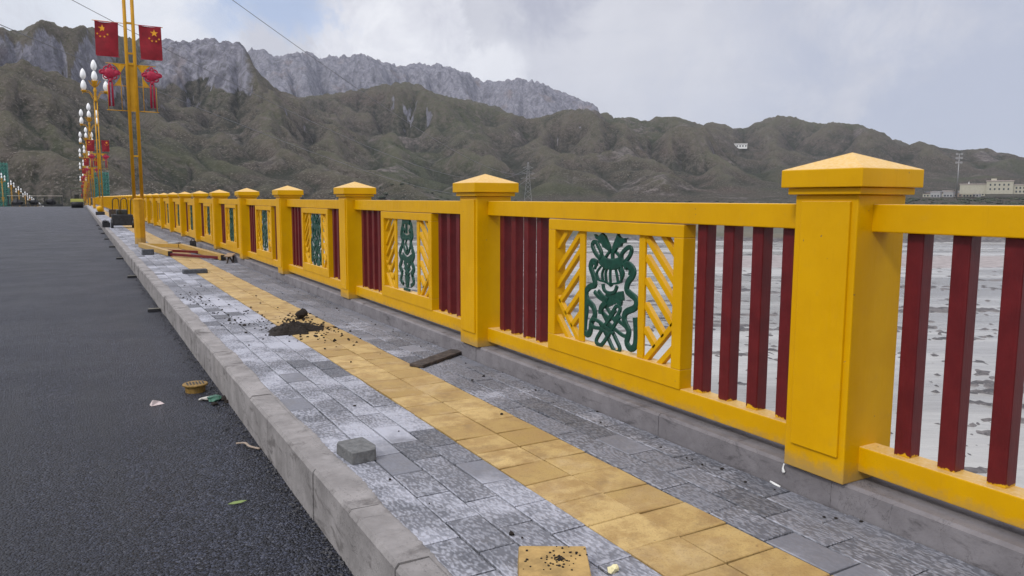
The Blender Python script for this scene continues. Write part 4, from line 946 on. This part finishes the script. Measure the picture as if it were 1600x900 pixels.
r = empty('small_mixer', (1.38, 70, ZW)); tag(r, 'small rounded yellow machine on the walkway before the second lamp post', 'machine')
m = MB(); m.lump((0, 0, .45), .24, (1, 1, 1.1), 2, .10, sub=3, smooth=True); m.build('drum', YEL, r); m = MB(); m.box(-.3, .35, -.3, .3, 0, .25); m.build('base', BLACK, r, .03)
m = MB(); m.box(-.35, .35, -.5, .5, 0, .55); o = thing1(m, 'timber_stack', WOODD, 'stack of dark timber beside the second lamp post', 'timber', .03); o.location = (2.15, 62, ZW)
# drains along the foot of the kerb
r = empty('round_drain', (.775, 6.86, ZR)); tag(r, 'round mustard yellow slotted drain cap standing on the asphalt by the kerb', 'drain cap')
m = MB(); m.lathe([(.080, 0), (.082, .052), (.100, .056), (.103, .066), (.098, .072), (.0, .072)], n=28, smooth=False); m.build('cap', MUST, r)
for i in range(6):
    for s in (-1, 1):
        x = -.062+i*.025; m = MB(); m.box(x-.006, x+.006, min(s*.006, s*.05), max(s*.006, s*.05), .0715, .0745); m.build('slot', BLACK, r)
for k, y in enumerate((12.1, 17.5, 23.0, 28.6, 34.2, 39.8, 45.4, 51)):
    m = MB(); m.box(-.08, .09, -.05, .05, 0, .04, 0); m.box(-.07, .08, -.04, .04, .0405, .046, 1)
    o = m.build('drain_trough', [BLACK, plain('trough rim', (.16, .15, .12), .7)], bevel=.006); o.location = (.855, y, ZR+.001); o.rotation_euler = (0, 0, .06*math.sin(k*2.3))
    tag(o, '%s short black drain trough at the foot of the kerb, counted from the round cap' % ORD[k], 'drain trough', 'black drain troughs along the kerb')
# litter on the asphalt
m = MB(); m.add([(-.05, -.02, 0), (.055, -.015, 0), (.02, .045, 0), (-.045, .03, 0), (-.03, 0, .045), (.03, .01, .022)], [(0, 1, 5, 4), (1, 2, 5), (2, 3, 4, 5), (3, 0, 4), (3, 2, 1, 0)]); o = m.build('stone_chip', plain('pale stone', (.62, .52, .50), .8, .1)); o.location = (.45, 6.55, ZR+.002); o.rotation_euler = (0, 0, .3); tag(o, 'pale pinkish stone chip on the asphalt left of the drain cap', 'stone')
m = MB(); pts = smooth_line([(0, .10, .012), (.03, .04, .02), (.02, -.03, .016), (.045, -.11, .010)], 5); m.tube(pts, .010, 6, ru=.006); o = m.build('twig', plain('dry bark', (.30, .24, .19), .85, .2, 30)); o.location = (.86, 5.10, ZR+.002); o.rotation_euler = (0, 0, .35); tag(o, 'curved dry strip of bark on the asphalt close to the kerb', 'bark strip')
m = MB(); m.prism([(-.05, 0), (-.02, .014), (.02, .012), (.05, 0), (.02, -.014), (-.02, -.012)], (0, 0, .010), (1, 0, 0), (0, 1, 0), .002); o = m.build('leaf', plain('leaf', (.15, .20, .06), .7, .2)); o.location = (.655, 4.16, ZR+.002); o.rotation_euler = (.15, -.1, -.2); tag(o, 'small green leaf on the asphalt in the lower left foreground', 'leaf')
r = empty('crumpled_litter', (.87, 6.45, ZR)); tag(r, 'crumpled green and white litter with soil beside the drain cap', 'litter')
m = MB(); m.lump((0, 0, .02), .05, (1.2, 1, .45), 5, .4); m.build('wrapper', plain('green plastic', (.04, .12, .08), .4, .5, 50), r); m = MB(); m.lump((-.03, .07, .015), .045, (1.5, .8, .3), 8, .4); m.build('paper', plain('dirty paper', (.42, .40, .36), .8, .2, 40), r)
m = MB(); m.lump((.08, .02, .01), .04, (1, 1.2, .5), 9, .4); m.lump((-.02, -.12, .01), .025, (1, 1, .5), 10, .4); m.lump((.09, -.1, .01), .03, (1, 1.2, .5), 11, .4); m.build('soil', SOIL, r)
m = MB(); m.lump((0, 0, .012), .022, (1.1, .8, .7), 15, .45); o = m.build('wrapper_ball', plain('pale yellow wrapper', (.72, .66, .38), .6, .1)); o.location = (1.645, 2.14, ZW+.002); tag(o, 'crumpled pale yellow wrapper beside the broken yellow paver', 'wrapper')
m = MB()
for k in range(700):
    y = 3+abs(rn.gauss(0, 9)); x = .955-abs(rn.gauss(0, .05)); m.lump((x, y, ZR+.003), rn.uniform(.003, .012), (1, 1, .7), k, .35, sub=1)
tag(m.build('loose_gravel', plain('loose grit', (.06, .06, .065), .9, .5, 90)), kind='stuff')
# white paint that ran down the plinth below the nearest post
r = empty('paint_drip', (2.866, 2.42, ZC)); tag(r, 'white paint drip and splash on the concrete below the nearest post', 'paint drip')
m = MB(); m.tube(smooth_line([(0, 0, -.012), (-.002, .004, -.035), (-.002, -.002, -.055)], 3), [.004]*3+[.006, .008, .010, .007], 7, ru=.004, up=(1, 0, 0)); m.build('drip', WHITEP, r)
m = MB(); m.tube([(-.004, .075, -.124), (-.006, .045, -.127), (-.01, .01, -.128)], [.004, .007, .004], 6, ru=.006); m.build('splash', WHITEP, r)

# ------------------------------------------------------------------ things on the road far ahead
r = empty('road_roller', (-.35, 146, ZR)); tag(r, 'yellow and black road roller with a canopy parked at the crest of the road', 'road roller')
m = MB(); m.lathe([(.1, -.85), (.62, -.85), (.62, .85), (.1, .85)], n=28); d = m.build('drum', BLACK, r); d.rotation_euler = (0, R(90), 0); d.location = (0, -1.1, .62)
m = MB(); m.lathe([(.1, -.85), (.60, -.85), (.60, .85), (.1, .85)], n=28); d = m.build('wheel', BLACK, r); d.rotation_euler = (0, R(90), 0); d.location = (0, 1.4, .60)
m = MB(); m.box(-.92, .92, -1.6, 2.1, .85, 1.45); m.build('body', plain('yellow green machine paint', (.42, .42, .10), .5), r, .05)
m = MB(); m.box(-.9, .9, -.5, 1.6, 3.15, 3.27); m.build('canopy', plain('canopy', (.10, .11, .08), .6), r, .03)
for x in (-.82, .82):
    for y in (-.4, 1.5): m = MB(); m.tube([(x, y, 1.4), (x, y, 3.16)], .04, 7); m.build('canopy_post', BLACK, r)
m = MB(); m.box(-.35, .35, .3, .9, 1.44, 2.2); m.build('seat', BLACK, r, .05)
r = empty('steel_scaffold', (-8.4, 198, ZR-drop(198))); tag(r, 'low dark open steel frame with a pale top rail standing across the far carriageway', 'steel frame')
m = MB(); m.box(-5.2, 5.2, -.8, .8, .25, .55); m.build('bed', BLACK, r)
for k in range(7): m = MB(); x = -5+k*1.67; m.box(x-.07, x+.07, -.7, .7, .5, 2.35); m.build('upright', BLACK, r)
m = MB(); m.box(-5.2, 5.2, -.05, .05, 2.36, 2.46); m.build('top_rail', plain('pale rail', (.5, .45, .38), .7), r)
for k in range(3): m = MB(); m.lump((-3.4+k*3.1, 0, 1.0), .75, (1.5, .8, .8), k, .3); m.build('load', BLACK, r)

# ------------------------------------------------------------------ far side of the river
def netmat():
    M = Mat('green safety net', (.03, .20, .14), .8); P = M.pos(); t = M.N('ShaderNodeBsdfTransparent'); mx = M.N('ShaderNodeMixShader'); out = M.nt.nodes['Material Output']
    M.col(M.mix(M.noise(P, .4, 4, .6), (.02, .15, .11), (.05, .27, .20)))
    M.L(M.ramp(M.noise(P, .7, 3, .6), .3, .7, .55, .85), mx.inputs[0]); M.L(t.outputs[0], mx.inputs[1]); M.L(M.b.outputs[0], mx.inputs[2]); M.L(mx.outputs[0], out.inputs[0]); return M.m
NET = netmat()
def net_tower(px, Y, w, d, ztop, zbot, label):
    x = (px-124)*Y/1685.; r = empty('scaffold_tower', (x, Y, zbot)); tag(r, label, 'scaffold tower', 'green netted scaffold towers at the end of the bridge'); h = ztop-zbot
    for s in (-1, 1): m = MB(); m.box(s*w/2-.05, s*w/2+.05, -d/2, d/2, 0, h); m.build('net', NET, r)
    m = MB(); m.box(-w/2, w/2, -d/2-.1, -d/2, 0, h); m.build('net', NET, r)
    n = int(h/3)
    m = MB()
    for k in range(n+1): m.tube([(-w/2-.2, -d/2-.35, k*3), (w/2+.2, -d/2-.35, k*3)], .16, 5)
    for k in range(7): xx = -w/2+k*w/6; m.tube([(xx, -d/2-.35, 0), (xx, -d/2-.35, h+.8)], .14, 5)
    m.build('poles', plain('scaffold pole', (.06, .16, .13), .6), r)
    m = MB(); m.box(-w/2+1, w/2-1, -d/2+1, d/2-1, 0, h-2); m.build('core', plain('raw concrete', (.2, .2, .19), .9), r)
net_tower(161, 690, 12, 8, 20, -24, 'green netted scaffold tower showing between the lamp poles beyond the bridge end')
net_tower(-2, 700, 12, 8, 26, -24, 'green netted scaffold tower at the far left edge beyond the left lamps')
def pylon(px, rr, ytop, ybot, label):
    x, y, z = at(px, rr); t, e1 = pix_dir(px, ytop); t, e0 = pix_dir(px, ybot); z0 = min(e0*rr, z); H = e1*rr-z0; r = empty('power_pylon', (x, y, z0)); tag(r, label, 'pylon'); w = H*.085; m = MB()
    lv = [0, .14, .27, .38, .48, .57, .65, .73, .80, .87, .94, 1.0]; hw = lambda q: w*(1-q)**1.1+.5
    for a, b in zip(lv[:-1], lv[1:]):
        ca = [(sx*hw(a), sy*hw(a), a*H) for sx, sy in ((-1,-1),(1,-1),(1,1),(-1,1))]; cb = [(sx*hw(b), sy*hw(b), b*H) for sx, sy in ((-1,-1),(1,-1),(1,1),(-1,1))]
        for i in range(4):
            j = (i+1) % 4; m.bar(ca[i], cb[i], .34, .34, (0, 1, .01)); m.bar(ca[i], cb[j], .2, .2, (0, 1, .01)); m.bar(ca[j], cb[i], .2, .2, (0, 1, .01))
    m.build('tower', STEEL, r)
    for q, l in ((.62, .17), (.74, .15), (.86, .12)):
        m = MB(); 
        for s in (-1, 1): m.bar((s*hw(q), 0, q*H), (s*l*H, 0, q*H+.3), .3, .3, (0, 1, 0)); m.bar((s*hw(q+.04), 0, (q+.045)*H), (s*l*H, 0, q*H+.3), .25, .25, (0, 1, 0))
        m.build('cross_arm', STEEL, r)
    r.rotation_euler = (0, 0, -t); return r, H, z0
py, PH, pz = pylon(825, 880, 253, 306, 'grey lattice power pylon standing at the foot of the mountains behind the second post')
x, y, z = at(1495, 1150); t, e = pix_dir(1495, 240); r = empty('floodlight_mast', (x, y, z-1), -t); tag(r, 'tall thin mast with rows of floodlights left of the cream building', 'light mast'); H = e*1150-z+1
m = MB(); m.lathe([(.9, 0), (.45, H)], n=8); m.build('mast', STEEL, r)
for q in (.99, .90, .80):
    m = MB(); m.box(-4, 4, -.4, .4, q*H-.4, q*H+.4); m.box(-4, -1.4, -.9, .3, q*H-1.2, q*H+1.2); m.box(1.4, 4, -.9, .3, q*H-1.2, q*H+1.2); m.build('lamp_row', STEEL, r)
# cream building
t, e = pix_dir(1565, 300); rr = 1150; x, y = rr*math.sin(t), rr*math.cos(t); zb = pix_dir(1565, 303)[1]*rr
r = empty('cream_building', (x, y, zb), -t); tag(r, 'long cream building with flat stepped roofs at the foot of the hills, right edge', 'building'); s = rr/1189*1.25
def bpart(name, x0, x1, h, d0, d1, mat=CREAM, z=0): m = MB(); m.box(x0*s, x1*s, d0, d1, z*s, h*s); return m.build(name, mat, r)
w1 = bpart('wing', -38, -14, 10, 0, 14); bpart('roof', -38.5, -13.5, 10.8, -.6, 14.6, ROOF, 10.02)
w2 = bpart('main_block', -13.9, 10, 13, -3, 16); bpart('roof', -14.4, 10.5, 14, -3.6, 16.6, ROOF, 13.02); bpart('roof_house', -10, -5, 16, 2, 8, CREAM, 14.02)
bpart('long_wing', 10.1, 62, 9.2, 1, 13); bpart('roof', 10.6, 62.5, 10, .4, 13.6, ROOF, 9.22)
for k in range(15):
    xx = 12+k*3.3
    for zz in (1.4, 5.2): m = MB(); m.box(xx*s, (xx+1.5)*s, .93, 1.0, zz*s, (zz+2)*s); m.build('window', GLASSD, r)
for k in range(5):
    xx = -11+k*4
    for zz in (4, 8.5): m = MB(); m.box(xx*s, (xx+1.4)*s, -3.08, -3.0, zz*s, (zz+2)*s); m.build('window', GLASSD, r)
# village houses at the hill foot
def make_house(k):
    r = empty('village_house'); h = 5+1.2*(k % 3); w = 6+2*(k % 2); m = MB(); m.box(-w, w, -4, 4, -3, h); m.build('wall', [CREAM, plain('mud wall', (.30, .24, .19), .9), plain('grey wall', (.36, .36, .36), .9)][k % 3], r)
    m = MB(); m.box(-w-.5, w+.5, -4.5, 4.5, h+.02, h+.7); m.build('roof', [ROOF, plain('dark roof', (.12, .10, .10), .9), plain('blue grey roof', (.25, .28, .33), .7)][(k+1) % 3], r)
    for x in (-.6, 0, .6): m = MB(); m.box(x*w-1, x*w+1, -4.06, -4.0, 1.2, 3.4); m.build('window', GLASSD, r)
    return r
hp = [make_house(k) for k in range(3)]; KIND = ['cream', 'brown mud', 'grey']; HX = [1450,1456,1463,1470,1477,1483,1489,1499,1506,1512,1519,1524,1531,1467,1481,1500]; HORD = [ORD[sorted(HX).index(v)] for v in HX]
for k, (px, rr) in enumerate([(1450, 1190), (1456, 1240), (1463, 1180), (1470, 1215), (1477, 1250), (1483, 1190), (1489, 1230), (1499, 1200), (1506, 1245), (1512, 1185), (1519, 1220), (1524, 1190), (1531, 1250), (1467, 1290), (1481, 1310), (1500, 1300)]):
    x, y, z = at(px, rr); o = hp[k] if k < 3 else copy_tree(hp[k % 3]); o.location = (x, y, z-.5); o.rotation_euler = (0, 0, -pix_dir(px, 300)[0]+.3*math.sin(k*2.1))
    tag(o, 'tiny %s walled house in the far village, %s from the left' % (KIND[k % 3], HORD[k]), 'house', 'village houses at the foot of the hills')
x, y, z = at(1513, 1270); m = MB(); m.lathe([(4, -2), (4, 3), (3, 4), (3.4, 6), (2.6, 9), (1, 10), (.7, 15), (.1, 18)], n=16); o = m.build('white_stupa', WHITEP); o.location = (x, y, z+2); tag(o, 'small white stupa on the slope above the far village', 'stupa')
x, y, z = at(1153, 1560); t, e = pix_dir(1153, 228)
def find_r(px, py, r0, r1):
    t, e = pix_dir(px, py)
    for k in range(200):
        rr = r0+(r1-r0)*k/199; x, y = rr*math.sin(t), rr*math.cos(t)
        if ground_z(x, y) >= e*rr: return x, y, ground_z(x, y), rr
    return x, y, ground_z(x, y), rr
x, y, z, rr = find_r(1153, 231, 900, 2400); s = rr/1189; r = empty('hillside_hall', (x, y, z-1), -t); tag(r, 'small white hall standing alone high on the brown hillside', 'building')
m = MB(); m.box(-12*s, 13*s, -4, 6, -3, 4.6*s); m.build('wall', WHITEP, r); m = MB(); m.box(-12.6*s, 13.6*s, -5, 7, 4.6*s+.05, 6*s); m.build('roof', plain('pale roof', (.55, .53, .52), .8), r)
for k in range(6): m = MB(); m.box((-10+k*4)*s, (-8+k*4)*s, -4.1, -4.02, 1*s, 3.2*s); m.build('window', GLASSD, r)
# scrub along the far bank
m = MB(); rs = random.Random(4)
for k in range(1500):
    px = rs.uniform(590, 1720); rr = rs.uniform(740, 1000) if px < 1250 else rs.uniform(900, 1120); x, y, z = at(px, rr)
    if fbm(np.array([x/60]), np.array([y/60]), 3)[0] < -.05: continue
    m.lump((x, y, z+.3), rs.uniform(1.0, 2.6), (1.5, 1.5, .7), k, .35, sub=1)
tag(m.build('scrub', plain('scrub', (.035, .042, .024), .95, .5, .2)), kind='stuff')
# power lines from above the road to the pylon
CAB = plain('cable', (.14, .14, .15), .6)
arm = [Vector((py.location.x, py.location.y, pz+PH*q)) for q in (.87, .75, .63)]
for k, (px0, py0, px1, py1, d0, lab) in enumerate([(105, -4, 483, 188, 150, 'power line that passes behind the left flag and falls to the pylon'), (355, -6, 620, 180, 150, 'highest power line, crossing the blue gap in the sky to the pylon'), (253, 145, 550, 260, 150, 'lowest power line, crossing the dark hillside right of the lamp pole')]):
    t, e = pix_dir(px0, py0); A = Vector((d0*math.sin(t), d0*math.cos(t), d0*e)); B = arm[k % 3]
    t1, e1 = pix_dir(px1, py1)
    # where the span crosses the bearing t1, then the sag that brings it to the seen height
    dx, dy = B.x-A.x, B.y-A.y; u = (A.x*math.cos(t1)-A.y*math.sin(t1))/-(dx*math.cos(t1)-dy*math.sin(t1)); u = max(.05, min(.95, u)); P = A.lerp(B, u); hz = e1*math.hypot(P.x, P.y); sag = (P.z-hz)/(u*(1-u))
    A2 = A
    pts = []
    for i in range(-6, 61): q = i/60; p = A2.lerp(B, q); p.z -= sag*q*(1-q); pts.append(p)
    m = MB(); m.tube(pts, [.055+.13*max(0, i-6)/60 for i in range(67)], 5); thing1(m, 'power_line', CAB, lab, 'cable', group='power lines over the bridge')

# ------------------------------------------------------------------ mountain air
m = MB(); m.box(-7000, 7000, -7000, 7000, -27.5, 1100); hz = bpy.data.materials.new('mountain air'); hz.use_nodes = True; nt = hz.node_tree; nt.nodes.clear()
pv = nt.nodes.new('ShaderNodeVolumePrincipled'); ou = nt.nodes.new('ShaderNodeOutputMaterial'); pv.inputs['Density'].default_value = HAZE; pv.inputs['Color'].default_value = (.80, .86, 1.0, 1); pv.inputs['Anisotropy'].default_value = .2
nt.links.new(pv.outputs[0], ou.inputs['Volume']); m.build('haze', hz, kind='stuff')
